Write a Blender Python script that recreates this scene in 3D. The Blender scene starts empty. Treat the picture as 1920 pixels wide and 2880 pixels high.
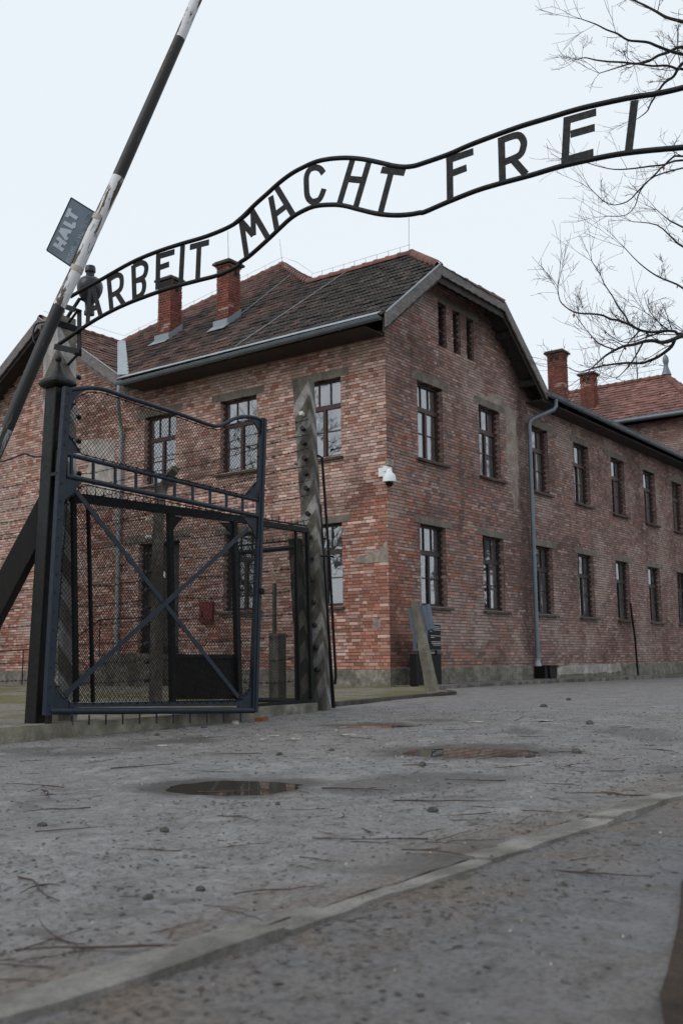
import bpy, math, random
from mathutils import Vector, Matrix, noise
R=math.radians
random.seed(7)
scn=bpy.context.scene
col=scn.collection
# ---------------------------------------------------------------- camera
cam_d=bpy.data.cameras.new('camera'); cam=bpy.data.objects.new('camera',cam_d); col.objects.link(cam)
cam_d.sensor_fit='VERTICAL'; cam_d.sensor_height=23.5; cam_d.sensor_width=15.67; cam_d.lens=23.52
cam_d.clip_start=0.05; cam_d.clip_end=2000
Mr=Matrix(((0.5936,-0.1099,-0.7973),(-0.8047,-0.0938,-0.5862),(-0.0104,0.9895,-0.1441)))
cam.matrix_world=Matrix.Translation((-18.5682,-12.3965,0.1839))@Mr.to_4x4()
cam_d.dof.use_dof=True; cam_d.dof.focus_distance=9.6; cam_d.dof.aperture_fstop=2.8
scn.camera=cam
# ---------------------------------------------------------------- world: overcast daylight
SUN_EL,SUN_ROT=R(42),R(285)
wd=bpy.data.worlds.new('World'); scn.world=wd; wd.use_nodes=True
nt=wd.node_tree; nt.nodes.clear()
o_=nt.nodes.new('ShaderNodeOutputWorld'); bg=nt.nodes.new('ShaderNodeBackground')
sk=nt.nodes.new('ShaderNodeTexSky'); sk.sky_type='NISHITA'; sk.sun_disc=False
sk.sun_elevation=SUN_EL; sk.sun_rotation=SUN_ROT; sk.air_density=1.0; sk.dust_density=4.0; sk.ozone_density=1.0
mx=nt.nodes.new('ShaderNodeMix'); mx.data_type='RGBA'
mx.inputs[0].default_value=0.9
mx.inputs[7].default_value=(9.05,9.75,10.35,1)      # closed cloud deck
nt.links.new(sk.outputs[0],mx.inputs[6]); nt.links.new(mx.outputs[2],bg.inputs[0])
bg.inputs[1].default_value=0.1
nt.links.new(bg.outputs[0],o_.inputs[0])
sd=bpy.data.lights.new('sun','SUN'); so=bpy.data.objects.new('sun',sd); col.objects.link(so)
sd.energy=0.9; sd.angle=R(40); sd.color=(1,0.97,0.93)
so.location=(-20,-20,30)
so.rotation_euler=Vector((math.sin(SUN_ROT)*math.cos(SUN_EL),math.cos(SUN_ROT)*math.cos(SUN_EL),math.sin(SUN_EL))).to_track_quat('Z','Y').to_euler()
vs=scn.view_settings; scn.display_settings.display_device='sRGB'
vs.view_transform='Standard'; vs.look='None'; vs.exposure=0.0; vs.gamma=1.0; vs.use_curve_mapping=False
GEO = {'barrier_line': [(-3.312, 0.701), (-2.973, 1.565), (-2.76, 2.112), (-2.647, 2.419), (-2.361, 3.168), (-2.219, 3.493), (-2.101, 3.796), (-1.939, 4.185), (-1.885, 4.32), (-1.63, 4.96), (-1.373, 5.606), (-1.233, 5.972),
                  (-0.961, 6.661), (-0.708, 7.294)],
 'barrier_plane': (-11.8812, -7.4798, -53.588),
 'fence': {'beam': [(-0.11, 1.682), (2.558, 1.777), (3.89, 1.801)],
           'bottom': [(2.759, -0.308), (4.009, -0.301)],
           'bottom2': [(0.024, -0.177), (2.563, -0.242)],
           'brk': [[(1.317, 1.688), (1.479, 1.682), (1.32, 1.547)], [(2.128, 1.705), (2.345, 1.722), (2.346, 1.596)]],
           'mesh': [(-0.074, 1.66), (3.895, 1.791), (3.97, -0.278), (2.767, -0.3), (2.563, -0.226), (0.032, -0.155)],
           'panel': [(1.355, 0.255), (2.477, 0.244), (2.535, -0.22), (1.364, -0.178)],
           'posts': [([(-0.081, 1.686), (0.021, -0.155)], 0.045), ([(0.106, 1.661), (0.234, -0.163)], 0.026), ([(1.272, 1.717), (1.356, -0.206)], 0.06), ([(2.376, 1.75), (2.483, -0.212)], 0.068),
                     ([(3.639, 1.778), (3.711, -0.267)], 0.025), ([(3.905, 1.805), (3.987, -0.323)], 0.05)],
           'rail': [(-0.077, 1.729), (2.904, 1.834), (3.896, 1.858)],
           'sg': [(3.003, 1.515), (3.627, 1.603), (3.012, -0.22), (3.613, -0.23)],
           'sill': [(-0.083, -0.321), (0.383, -0.333), (2.76, -0.312), (3.986, -0.317)]},
 'fence_plane': (-12.48, -4.9659, 5.94),
 'fence_sillbase': [(-0.039, -0.465), (4.009, -0.425)],
 'halt_board': [(-2.281, 4.133), (-2.476, 3.664), (-2.27, 3.519), (-2.076, 3.998)],
 'halt_strokes': [[(-2.416, 3.72), (-2.334, 3.659)], [(-2.389, 3.775), (-2.313, 3.712)], [(-2.372, 3.694), (-2.351, 3.741)], [(-2.366, 3.842), (-2.304, 3.754)], [(-2.366, 3.848), (-2.271, 3.822)],
                  [(-2.326, 3.78), (-2.313, 3.823)], [(-2.338, 3.911), (-2.251, 3.861)], [(-2.254, 3.858), (-2.247, 3.908)], [(-2.315, 3.957), (-2.286, 4.035)], [(-2.296, 3.995), (-2.224, 3.942)]],
 'halt_text': [(-2.304, 3.554), (-2.109, 3.994)],
 'leaf': {'bal': [[(0.201, 2.043), (0.207, 1.87)], [(0.452, 2.032), (0.458, 1.863)], [(0.717, 2.021), (0.721, 1.855)], [(0.977, 2.009), (0.981, 1.847)], [(1.238, 1.998), (1.242, 1.839)], [(1.493, 1.987), (1.496, 1.831)],
                  [(1.748, 1.976), (1.75, 1.823)], [(2.005, 1.965), (2.006, 1.815)], [(2.255, 1.955), (2.256, 1.807)], [(2.511, 1.944), (2.512, 1.799)]],
          'bottom': [(0.032, -0.215), (2.705, -0.325)],
          'bottom_bar': [(0.247, -0.171), (2.474, -0.248)],
          'brace': [[(0.253, 1.733), (2.445, -0.177)], [(0.175, -0.086), (2.566, 1.614)]],
          'gus': [[(0.06, 0.05), (0.021, -0.227), (0.328, -0.209), (0.257, -0.159), (0.176, -0.093)], [(0.107, 1.838), (0.332, 1.824), (0.282, 1.779), (0.233, 1.701), (0.154, 1.654), (0.116, 1.6)],
                  [(0.16, 2.651), (0.346, 2.696), (0.274, 2.646), (0.21, 2.568), (0.176, 2.477), (0.149, 2.421)], [(0.147, 2.26), (0.313, 2.094), (0.099, 2.06), (0.111, 2.129)],
                  [(2.534, 1.98), (2.734, 2.162), (2.759, 1.952)], [(2.62, 2.859), (2.834, 2.872), (2.807, 2.676), (2.751, 2.769), (2.696, 2.817)],
                  [(2.506, 1.733), (2.784, 1.752), (2.76, 1.488), (2.714, 1.544), (2.654, 1.638)], [(2.432, -0.227), (2.588, -0.106), (2.689, -0.08), (2.69, -0.309), (2.446, -0.299)]],
          'mesh_lo': [(0.164, 1.656), (0.253, 1.716), (0.333, 1.807), (2.506, 1.733), (2.669, 1.6), (2.715, 1.484), (2.617, -0.117), (2.446, -0.228), (0.257, -0.159), (0.068, 0.042)],
          'mesh_up': [(0.157, 2.447), (0.254, 2.611), (0.357, 2.676), (0.529, 2.703), (0.662, 2.698), (1.079, 2.67), (1.576, 2.653), (1.948, 2.621), (2.113, 2.631), (2.283, 2.705), (2.486, 2.799), (2.665, 2.826),
                      (2.757, 2.729), (2.734, 2.151), (2.549, 1.976), (0.314, 2.081), (0.147, 2.252)],
          'mid_lo': [(0.141, 1.859), (2.759, 1.776)],
          'mid_up': [(0.099, 2.06), (2.744, 1.95)],
          'spikes': [[(0.29, -0.263), (0.293, -0.349)], [(0.478, -0.269), (0.48, -0.356)], [(0.672, -0.275), (0.674, -0.364)], [(0.872, -0.281), (0.875, -0.372)], [(1.08, -0.288), (1.082, -0.38)],
                     [(1.295, -0.295), (1.297, -0.388)], [(1.517, -0.302), (1.519, -0.397)], [(1.748, -0.309), (1.75, -0.406)], [(1.988, -0.317), (1.989, -0.416)], [(2.236, -0.325), (2.237, -0.425)],
                     [(2.494, -0.333), (2.495, -0.435)]],
          'stile_left': [(0.132, 2.675), (0.101, 2.077), (0.088, 1.86), (0.022, -0.25)],
          'stile_right': [(2.85, 2.891), (2.796, 1.794), (2.699, -0.348)],
          'top_tube': [(0.174, 2.663), (0.272, 2.694), (0.398, 2.728), (0.528, 2.745), (0.661, 2.741), (0.843, 2.728), (1.078, 2.719), (1.322, 2.707), (1.575, 2.695), (1.785, 2.679), (1.947, 2.666), (2.071, 2.667),
                       (2.155, 2.688), (2.254, 2.736), (2.369, 2.8), (2.486, 2.844), (2.635, 2.872), (2.757, 2.874), (2.834, 2.864)]},
 'leaf_plane': (-12.8694, -5.0315, -0.018),
 'sign_bot': [(-0.276, 3.16), (-0.05, 3.227), (0.136, 3.282), (0.363, 3.335), (0.63, 3.377), (0.91, 3.4), (1.222, 3.412), (1.522, 3.407), (1.755, 3.403), (1.961, 3.43), (1.983, 3.457), (2.087, 3.491), (2.267, 3.578),
              (2.393, 3.645), (2.517, 3.707), (2.64, 3.736), (2.76, 3.742), (2.913, 3.711), (3.028, 3.672), (3.152, 3.611), (3.306, 3.536), (3.415, 3.494), (3.521, 3.463), (3.626, 3.443), (3.697, 3.436), (3.739, 3.431),
              (3.925, 3.455), (4.15, 3.477), (4.338, 3.479), (4.576, 3.473), (4.78, 3.474), (4.976, 3.462), (5.165, 3.444), (5.348, 3.414), (5.603, 3.361), (5.774, 3.327), (5.939, 3.3), (6.077, 3.275)],
 'sign_bracket': {'botplate': [(-0.276, 3.156), (0.072, 3.039)], 'topplate': [(-0.158, 3.527), (-0.005, 3.462)], 'up': [(0.026, 3.452), (0.042, 3.025)]},
 'sign_letters': [('A', [[(0.182, 3.661), (0.156, 3.284)], [(0.206, 3.667), (0.334, 3.329)], [(0.154, 3.423), (0.293, 3.433)]]),
                  ('R', [[(0.424, 3.68), (0.473, 3.354)], [(0.424, 3.661), (0.523, 3.682), (0.579, 3.662), (0.596, 3.612), (0.585, 3.545), (0.528, 3.514), (0.458, 3.503)], [(0.535, 3.507), (0.631, 3.38)]]),
                  ('B',
                   [[(0.74, 3.728), (0.763, 3.4)], [(0.741, 3.718), (0.832, 3.728), (0.889, 3.699), (0.903, 3.648), (0.87, 3.587), (0.758, 3.57)],
                    [(0.757, 3.572), (0.85, 3.565), (0.879, 3.522), (0.873, 3.46), (0.832, 3.422), (0.756, 3.414)]]),
                  ('E', [[(1.048, 3.745), (1.046, 3.432)], [(1.023, 3.735), (1.242, 3.732)], [(1.048, 3.628), (1.18, 3.633)], [(1.021, 3.459), (1.237, 3.467)]]), ('I', [[(1.339, 3.763), (1.322, 3.431)]]),
                  ('T', [[(1.425, 3.728), (1.641, 3.72)], [(1.53, 3.726), (1.517, 3.424)]]),
                  ('M', [[(1.997, 3.812), (2.059, 3.477)], [(1.997, 3.812), (2.126, 3.661)], [(2.129, 3.655), (2.121, 3.859)], [(2.112, 3.878), (2.28, 3.596)]]),
                  ('A', [[(2.308, 3.947), (2.373, 3.635)], [(2.368, 4.009), (2.542, 3.716)], [(2.349, 3.777), (2.462, 3.82)]]),
                  ('C', [[(2.836, 3.994), (2.804, 4.04), (2.756, 4.066), (2.705, 4.064), (2.672, 4.021), (2.669, 3.945), (2.677, 3.85), (2.712, 3.796), (2.754, 3.782), (2.802, 3.794), (2.841, 3.863)]]),
                  ('H', [[(3.11, 4.02), (2.984, 3.699)], [(3.261, 3.96), (3.134, 3.628)], [(3.076, 3.877), (3.198, 3.832)]]), ('T', [[(3.373, 3.865), (3.576, 3.784)], [(3.465, 3.841), (3.359, 3.529)]]),
                  ('F', [[(3.954, 3.796), (3.949, 3.462)], [(3.926, 3.773), (4.145, 3.778)], [(3.969, 3.663), (4.088, 3.671)]]),
                  ('R', [[(4.365, 3.818), (4.363, 3.486)], [(4.364, 3.795), (4.485, 3.795), (4.529, 3.744), (4.527, 3.689), (4.493, 3.641), (4.379, 3.626)], [(4.45, 3.622), (4.539, 3.49)]]),
                  ('E', [[(4.854, 3.812), (4.822, 3.474)], [(4.827, 3.788), (5.055, 3.78)], [(4.871, 3.68), (5.04, 3.675)], [(4.797, 3.509), (5.023, 3.504)]]), ('I', [[(5.314, 3.775), (5.256, 3.435)]])],
 'sign_plane': (-12.6, -4.96, -88.0),
 'sign_top': [(-0.078, 3.61), (-0.042, 3.62), (0.352, 3.691), (0.707, 3.757), (1.007, 3.782), (1.317, 3.785), (1.616, 3.78), (1.903, 3.806), (2.089, 3.878), (1.928, 3.814), (2.02, 3.854), (2.138, 3.919), (2.267, 3.979),
              (2.394, 4.039), (2.519, 4.082), (2.642, 4.103), (2.763, 4.112), (2.893, 4.097), (3.033, 4.064), (3.158, 4.021), (3.27, 3.972), (3.39, 3.912), (3.487, 3.863), (3.582, 3.827), (3.656, 3.813), (3.706, 3.811),
              (3.701, 3.811), (3.935, 3.816), (4.117, 3.835), (4.323, 3.846), (4.522, 3.852), (4.728, 3.847), (4.928, 3.842), (5.121, 3.824), (5.307, 3.801), (5.464, 3.773), (5.626, 3.758), (5.778, 3.76), (5.945, 3.744),
              (6.106, 3.712)],
 'straps': [(-2.219, 3.493), (-2.044, 3.947)]}
LIMBS = [([(-4.63, -7.37, 10.15), (-4.45, -7.58, 10.03), (-4.35, -7.7, 9.96), (-4.23, -7.84, 9.86), (-4.12, -7.96, 9.77), (-4.02, -8.09, 9.72), (-3.96, -8.16, 9.7), (-3.49, -8.75, 9.51), (-2.79, -9.49, 8.62)], 0.0228),
 ([(-3.99, -6.58, 10.37), (-3.85, -6.75, 10.29), (-3.74, -6.88, 10.2), (-3.63, -7.02, 10.13), (-3.52, -7.14, 10.03), (-3.42, -7.27, 10.01), (-3.32, -7.4, 9.99), (-3.23, -7.51, 9.93), (-3.11, -7.65, 9.86),
   (-3.04, -7.74, 9.82), (-2.96, -7.84, 9.79), (-2.5, -8.42, 9.58), (-1.73, -9.26, 8.77)],
  0.02),
 ([(-3.09, -6.09, 10.31), (-3.0, -6.21, 10.34), (-2.9, -6.34, 10.3), (-2.77, -6.51, 10.27), (-2.6, -6.74, 10.25), (-2.47, -6.9, 10.23), (-2.35, -7.08, 10.27), (-2.27, -7.21, 10.36), (-2.18, -7.35, 10.41),
   (-2.09, -7.49, 10.49), (-2.03, -7.57, 10.5), (-1.57, -8.21, 10.57), (-0.76, -9.11, 9.71)],
  0.0212),
 ([(-3.28, -6.55, 9.79), (-3.15, -6.74, 9.86), (-3.02, -6.94, 9.93), (-2.93, -7.06, 9.94), (-2.77, -7.27, 9.9), (-2.63, -7.47, 9.9), (-2.51, -7.61, 9.84), (-2.46, -7.68, 9.84), (-1.95, -8.32, 9.63),
   (-1.21, -9.16, 8.92)],
  0.0177),
 ([(-1.62, -6.57, 9.71), (-1.53, -6.72, 9.84), (-1.51, -6.78, 9.96), (-1.48, -6.85, 10.08), (-1.45, -6.93, 10.21), (-1.4, -7.03, 10.35), (-1.32, -7.16, 10.45), (-1.29, -7.23, 10.57), (-1.24, -7.33, 10.7),
   (-1.02, -7.72, 11.04), (-0.21, -8.77, 10.84)],
  0.0222),
 ([(-4.17, -6.57, 7.86), (-3.93, -6.87, 7.75), (-3.76, -7.1, 7.74), (-3.55, -7.4, 7.78), (-3.43, -7.57, 7.8), (-3.25, -7.82, 7.87), (-2.78, -8.44, 7.75), (-2.07, -9.22, 7.03)], 0.0139),
 ([(-3.16, -6.25, 7.9), (-2.95, -6.47, 7.64), (-2.77, -6.72, 7.68), (-2.67, -6.91, 7.88), (-2.53, -7.16, 8.15), (-2.48, -7.26, 8.25), (-2.27, -7.59, 8.41), (-1.42, -8.57, 7.7)], 0.0133),
 ([(-2.03, -6.08, 7.87), (-1.84, -6.33, 7.88), (-1.75, -6.49, 8.04), (-1.73, -6.59, 8.3), (-1.6, -6.82, 8.56), (-1.29, -7.29, 8.71)], 0.0094),
 ([(-3.18, -6.79, 6.72), (-3.02, -6.95, 6.48), (-2.82, -7.16, 6.27), (-2.62, -7.41, 6.13), (-2.4, -7.66, 5.96), (-1.54, -8.73, 5.55)], 0.0129),
 ([(-1.29, -6.26, 7.98), (-1.01, -6.61, 7.92), (-0.81, -6.83, 7.66), (-0.65, -7.01, 7.48), (0.28, -8.07, 6.71)], 0.0144), ([(-3.89, -7.57, 6.89), (-3.76, -7.71, 6.73), (-3.62, -7.87, 6.62), (-2.81, -8.8, 5.97)], 0.0108),
 ([(-3.3, -5.66, 6.3), (-3.25, -5.67, 6.07), (-3.17, -5.75, 5.95), (-3.09, -5.84, 5.88), (-3.03, -5.93, 5.85), (-2.9, -6.1, 5.84), (-2.8, -6.23, 5.81), (-2.72, -6.32, 5.75), (-2.65, -6.42, 5.73), (-2.52, -6.56, 5.66),
   (-2.4, -6.71, 5.56), (-2.28, -6.87, 5.53), (-2.16, -7.03, 5.55), (-2.06, -7.16, 5.54), (-1.98, -7.26, 5.49), (-1.53, -7.89, 5.54), (-0.85, -8.85, 5.71)],
  0.0177),
 ([(-3.01, -6.16, 6.7), (-2.9, -6.25, 6.48), (-2.85, -6.29, 6.33), (-2.75, -6.38, 6.13), (-2.67, -6.44, 5.95), (-2.59, -6.51, 5.83), (-2.52, -6.56, 5.66)], 0.0103),
 ([(-3.21, -6.11, 4.8), (-3.14, -6.23, 4.93), (-3.07, -6.34, 5.04), (-2.99, -6.48, 5.13), (-2.91, -6.6, 5.19), (-2.83, -6.72, 5.21), (-2.73, -6.87, 5.26), (-2.64, -6.99, 5.27), (-2.56, -7.09, 5.24), (-2.46, -7.24, 5.28),
   (-2.37, -7.38, 5.35), (-1.95, -8.01, 5.59), (-1.28, -8.95, 5.69)],
  0.0259),
 ([(-3.41, -5.84, 4.85), (-3.3, -5.97, 4.78), (-3.21, -6.11, 4.82), (-3.1, -6.26, 4.87), (-2.98, -6.44, 4.9), (-2.84, -6.63, 4.92), (-2.72, -6.8, 4.91), (-2.65, -6.9, 4.95), (-2.59, -6.99, 4.99), (-2.52, -7.1, 5.07),
   (-2.46, -7.21, 5.17), (-2.44, -7.26, 5.27)],
  0.0187),
 ([(-2.94, -6.44, 4.67), (-2.9, -6.51, 4.73), (-2.84, -6.61, 4.85), (-2.8, -6.71, 4.99), (-2.76, -6.79, 5.14), (-2.74, -6.85, 5.25)], 0.0101),
 ([(-3.41, -6.04, 5.63), (-3.32, -6.12, 5.47), (-3.25, -6.18, 5.37), (-3.19, -6.24, 5.27), (-3.11, -6.34, 5.19), (-2.99, -6.48, 5.13)], 0.0086),
 ([(-2.63, -6.35, 5.39), (-2.53, -6.47, 5.31), (-2.49, -6.55, 5.4), (-2.41, -6.69, 5.56)], 0.0088),
 ([(-2.91, -6.33, 5.45), (-2.77, -6.49, 5.32), (-2.64, -6.66, 5.32), (-2.54, -6.81, 5.38), (-2.38, -7.05, 5.47)], 0.0087), ([(-2.39, -6.79, 5.86), (-2.26, -6.94, 5.71), (-2.13, -7.08, 5.55)], 0.0074)]
# ---------------------------------------------------------------- helpers
def lin(r,g,b):
    f=lambda c:(c/255/12.92) if c/255<=0.04045 else ((c/255+0.055)/1.055)**2.4
    return (f(r),f(g),f(b),1.0)
class MB:
    def __init__(s): s.v=[]; s.f=[]; s.c=[]
    def face(s,pts,c=None):
        n=len(s.v); s.v.extend(tuple(p) for p in pts); s.f.append(tuple(range(n,n+len(pts)))); s.c.append(c)
    def mesh(s,pts,faces,c=None):
        n=len(s.v); s.v.extend(tuple(p) for p in pts)
        for q in faces: s.f.append(tuple(n+i for i in q)); s.c.append(c)
    def par(s,o,a,b,d,c=None):     # parallelepiped: corner o, edges a, b, d
        o,a,b,d=Vector(o),Vector(a),Vector(b),Vector(d)
        if a.cross(b).dot(d)<0: a,b=b,a
        s.mesh([o,o+a,o+a+b,o+b,o+d,o+a+d,o+a+b+d,o+b+d],[(0,3,2,1),(4,5,6,7),(0,1,5,4),(1,2,6,5),(2,3,7,6),(3,0,4,7)],c)
    def box(s,c,size,rz=0,col=None):
        x=Vector((math.cos(rz),math.sin(rz),0))*size[0]; y=Vector((-math.sin(rz),math.cos(rz),0))*size[1]; z=Vector((0,0,size[2]))
        s.par(Vector(c)-x/2-y/2-z/2,x,y,z,col)
    def tube(s,pts,r,n=8,cap=True,c=None):
        pts=[Vector(p) for p in pts]; m=len(pts)
        rr=r if isinstance(r,(list,tuple)) else [r]*m
        t0=(pts[1]-pts[0]).normalized(); ref=Vector((0,0,1)) if abs(t0.z)<.9 else Vector((1,0,0))
        u=t0.cross(ref).normalized(); V=[]; 
        for i in range(m):
            t=((pts[min(i+1,m-1)]-pts[max(i-1,0)])).normalized()
            u=(u-t*u.dot(t)).normalized(); w=t.cross(u)
            for k in range(n):
                a=2*math.pi*k/n; V.append(pts[i]+(u*math.cos(a)+w*math.sin(a))*rr[i])
        F=[(i*n+k,i*n+(k+1)%n,(i+1)*n+(k+1)%n,(i+1)*n+k) for i in range(m-1) for k in range(n)]
        if cap: F+= [tuple(range(n-1,-1,-1)),tuple((m-1)*n+k for k in range(n))]
        s.mesh(V,F,c)
    def prism(s,poly,off,c=None):   # planar polygon extruded along off
        poly=[Vector(p) for p in poly]; off=Vector(off); n=len(poly)
        nn=Vector((0,0,0))
        for i in range(n): nn+=poly[i].cross(poly[(i+1)%n])
        if nn.dot(off)<0: poly=poly[::-1]
        s.mesh(poly+[p+off for p in poly],[tuple(range(n-1,-1,-1)),tuple(range(n,2*n))]+[(i,(i+1)%n,n+(i+1)%n,n+i) for i in range(n)],c)
    def lathe(s,o,prof,n=20,c=None,ax=None):
        o=Vector(o); V=[]
        for r,z in prof:
            for k in range(n):
                a=2*math.pi*k/n; V.append(o+Vector((r*math.cos(a),r*math.sin(a),z)))
        m=len(prof)
        F=[(i*n+k,i*n+(k+1)%n,(i+1)*n+(k+1)%n,(i+1)*n+k) for i in range(m-1) for k in range(n)]
        F+=[tuple(range(n-1,-1,-1)),tuple((m-1)*n+k for k in range(n))]
        s.mesh(V,F,c)
def wloc(o):
    v=Vector((0,0,0))
    while o is not None: v+=o.location; o=o.parent
    return v
def obj(name,mb,mat,parent=None,origin=None,smooth=False,bevel=0):
    if origin is None: origin=wloc(parent) if parent else Vector((0,0,0))
    origin=Vector(origin)
    me=bpy.data.meshes.new(name); me.from_pydata([tuple(Vector(p)-origin) for p in mb.v],[],mb.f); me.update()
    if any(c is not None for c in mb.c):
        at=me.color_attributes.new('Col','FLOAT_COLOR','CORNER'); buf=[]
        for p,c in zip(me.polygons,mb.c):
            buf.extend(list(c or (.2,.1,.08,1))*p.loop_total)
        at.data.foreach_set('color',buf)
    if smooth:
        me.polygons.foreach_set('use_smooth',[True]*len(me.polygons))
        try: me.set_sharp_from_angle(angle=R(42))
        except Exception: pass
    me.materials.append(mat)
    o=bpy.data.objects.new(name,me); col.objects.link(o)
    if parent is not None:
        o.parent=parent; o.location=origin-wloc(parent)
    else: o.location=origin
    if bevel:
        b=o.modifiers.new('b','BEVEL'); b.width=bevel; b.segments=2; b.limit_method='ANGLE'
    return o
def tag(o,label,cat,group=None):
    o['label']=label; o['category']=cat
    if group: o['group']=group
    return o
def thing(name,label,cat,loc=(0,0,0),group=None):
    o=bpy.data.objects.new(name,None); col.objects.link(o); o.location=loc; o.empty_display_size=.2
    return tag(o,label,cat,group)
def struct(o): o['kind']='structure'; return o
def stuff(o): o['kind']='stuff'; return o
def dup(o,loc=None,rot=None,scale=None,label=None):
    c=o.copy(); col.objects.link(c)
    if loc is not None: c.location=loc
    if rot is not None: c.rotation_euler=rot
    if scale is not None: c.scale=scale
    if label: c['label']=label
    for ch in list(o.children):
        d=ch.copy(); col.objects.link(d); d.parent=c
        for g in list(ch.children):
            e=g.copy(); col.objects.link(e); e.parent=d
    return c
def part(name,mesh,parent,loc,rot=(0,0,0),scale=(1,1,1),color=None):
    o=bpy.data.objects.new(name,mesh); col.objects.link(o); o.parent=parent
    o.location=Vector(loc)-wloc(parent); o.rotation_euler=rot; o.scale=scale
    if color: o.color=color
    return o
def fbm(x,y,z=0.0): return noise.fractal(Vector((x,y,z)),1.0,2.0,4)      # about -1..1
# ---------------------------------------------------------------- materials
class NT:
    def __init__(s,name):
        s.m=bpy.data.materials.new(name); s.m.use_nodes=True; s.t=s.m.node_tree; s.b=s.t.nodes['Principled BSDF']
        s.tc=s.t.nodes.new('ShaderNodeTexCoord')
    def n(s,typ,**kw):
        x=s.t.nodes.new(typ)
        for k,v in kw.items(): setattr(x,k,v)
        return x
    def l(s,a,b): s.t.links.new(a,b)
    def noise(s,scale,detail=5,rough=.6,dist=0,vec=None,stretch=None):
        x=s.n('ShaderNodeTexNoise'); x.inputs['Scale'].default_value=scale; x.inputs['Detail'].default_value=detail
        x.inputs['Roughness'].default_value=rough; x.inputs['Distortion'].default_value=dist
        v=vec or s.tc.outputs['Object']
        if stretch:
            mp=s.n('ShaderNodeMapping'); mp.inputs['Scale'].default_value=stretch; s.l(v,mp.inputs[0]); v=mp.outputs[0]
        s.l(v,x.inputs['Vector']); return x.outputs['Fac']
    def ramp(s,fac,stops,interp='LINEAR'):
        x=s.n('ShaderNodeValToRGB'); x.color_ramp.interpolation=interp; e=x.color_ramp.elements
        while len(e)<len(stops): e.new(.5)
        for i,(p,c) in enumerate(stops): e[i].position=p; e[i].color=c if len(c)==4 else (*c,1)
        s.l(fac,x.inputs[0]); return x.outputs[0]
    def g(s,fac,a,b):     # scalar ramp 0..1 between a and b
        return s.ramp(fac,[(a,(0,0,0,1)),(b,(1,1,1,1))])
    def mix(s,fac,a,b,mode='MIX'):
        x=s.n('ShaderNodeMix',data_type='RGBA',blend_type=mode)
        for sock,v in ((x.inputs[0],fac),(x.inputs[6],a),(x.inputs[7],b)):
            if isinstance(v,(tuple,list)): sock.default_value=v if len(v)==4 else (*v,1)
            elif isinstance(v,(int,float)): sock.default_value=v
            else: s.l(v,sock)
        return x.outputs[2]
    def base(s,c):
        if isinstance(c,(tuple,list)): s.b.inputs['Base Color'].default_value=c
        else: s.l(c,s.b.inputs['Base Color'])
    def rough(s,r):
        if isinstance(r,(int,float)): s.b.inputs['Roughness'].default_value=r
        else: s.l(r,s.b.inputs['Roughness'])
    def bump(s,h,strength=.4,dist=.01):
        x=s.n('ShaderNodeBump'); x.inputs['Strength'].default_value=strength; x.inputs['Distance'].default_value=dist
        s.l(h,x.inputs['Height']); s.l(x.outputs[0],s.b.inputs['Normal'])
    def metal(s,v): s.b.inputs['Metallic'].default_value=v
    def spec(s,v): s.b.inputs['Specular IOR Level'].default_value=v
def m_brick(name,objcol=False):
    t=NT(name)
    if objcol: c=t.n('ShaderNodeObjectInfo').outputs['Color']
    else:
        a=t.n('ShaderNodeAttribute'); a.attribute_name='Col'; c=a.outputs['Color']
    geo=t.n('ShaderNodeNewGeometry').outputs['Position']
    n1=t.noise(22,6,.7,vec=geo); n2=t.noise(9,4,.6,vec=geo); n3=t.noise(60,3,.7,vec=geo)
    c=t.mix(t.ramp(n1,[(.5,(0,0,0)),(.75,(.5,.5,.5))]),c,lin(172,152,143))
    c=t.mix(t.ramp(n2,[(.3,(.22,.22,.22)),(.42,(0,0,0))]),c,lin(74,58,54))
    c=t.mix(t.ramp(n3,[(.3,(.3,.3,.3)),(.5,(0,0,0))]),c,lin(84,64,58))
    t.base(c); t.rough(.93); t.spec(.2); t.bump(n1,.5,.01); return t.m
def m_mortar():
    t=NT('lime_mortar'); n1=t.noise(30,6,.7); n2=t.noise(1.3,4,.6)
    c=t.ramp(n1,[(.3,lin(44,38,36)),(.7,lin(84,75,70))]); c=t.mix(t.g(n2,.45,.7),c,lin(54,46,43)); t.base(c); t.rough(.95); t.bump(n1,.6,.008); return t.m  # mortar colour darkened to stand in for shade in the recessed joints
def m_plaster(name,a,b,sc=14,bd=.015):
    t=NT(name); n1=t.noise(sc,8,.75); n2=t.noise(2.2,5,.6); n3=t.noise(70,4,.7)
    c=t.ramp(n1,[(.32,a),(.62,b)]); c=t.mix(t.ramp(n2,[(.4,(.55,.55,.55)),(.6,(0,0,0))]),c,tuple(x*.5 for x in a[:3])+(1,))
    t.base(c); t.rough(.92); t.spec(.25); t.bump(t.mix(.5,n1,n3),.8,bd); return t.m
def m_concrete(name,a,b,moss=0,dark=.3):
    t=NT(name); n1=t.noise(7,8,.7); n2=t.noise(90,4,.7); n3=t.noise(2.5,5,.6,stretch=(1,1,.35))
    c=t.ramp(n1,[(.3,a),(.7,b)]); c=t.mix(t.ramp(n2,[(.35,(.5,.5,.5)),(.5,(0,0,0))]),c,tuple(x*.45 for x in a[:3])+(1,))
    c=t.mix(t.ramp(n3,[(.42,(dark*2,)*3),(.58,(0,0,0))]),c,lin(48,44,40))
    if moss:
        n4=t.noise(3.3,6,.65); c=t.mix(t.ramp(n4,[(.5,(0,0,0)),(.68,(moss,moss,moss))]),c,lin(80,80,44))
    t.base(c); t.rough(.9); t.spec(.3); t.bump(t.mix(.4,n1,n2),.6,.008); return t.m
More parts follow.
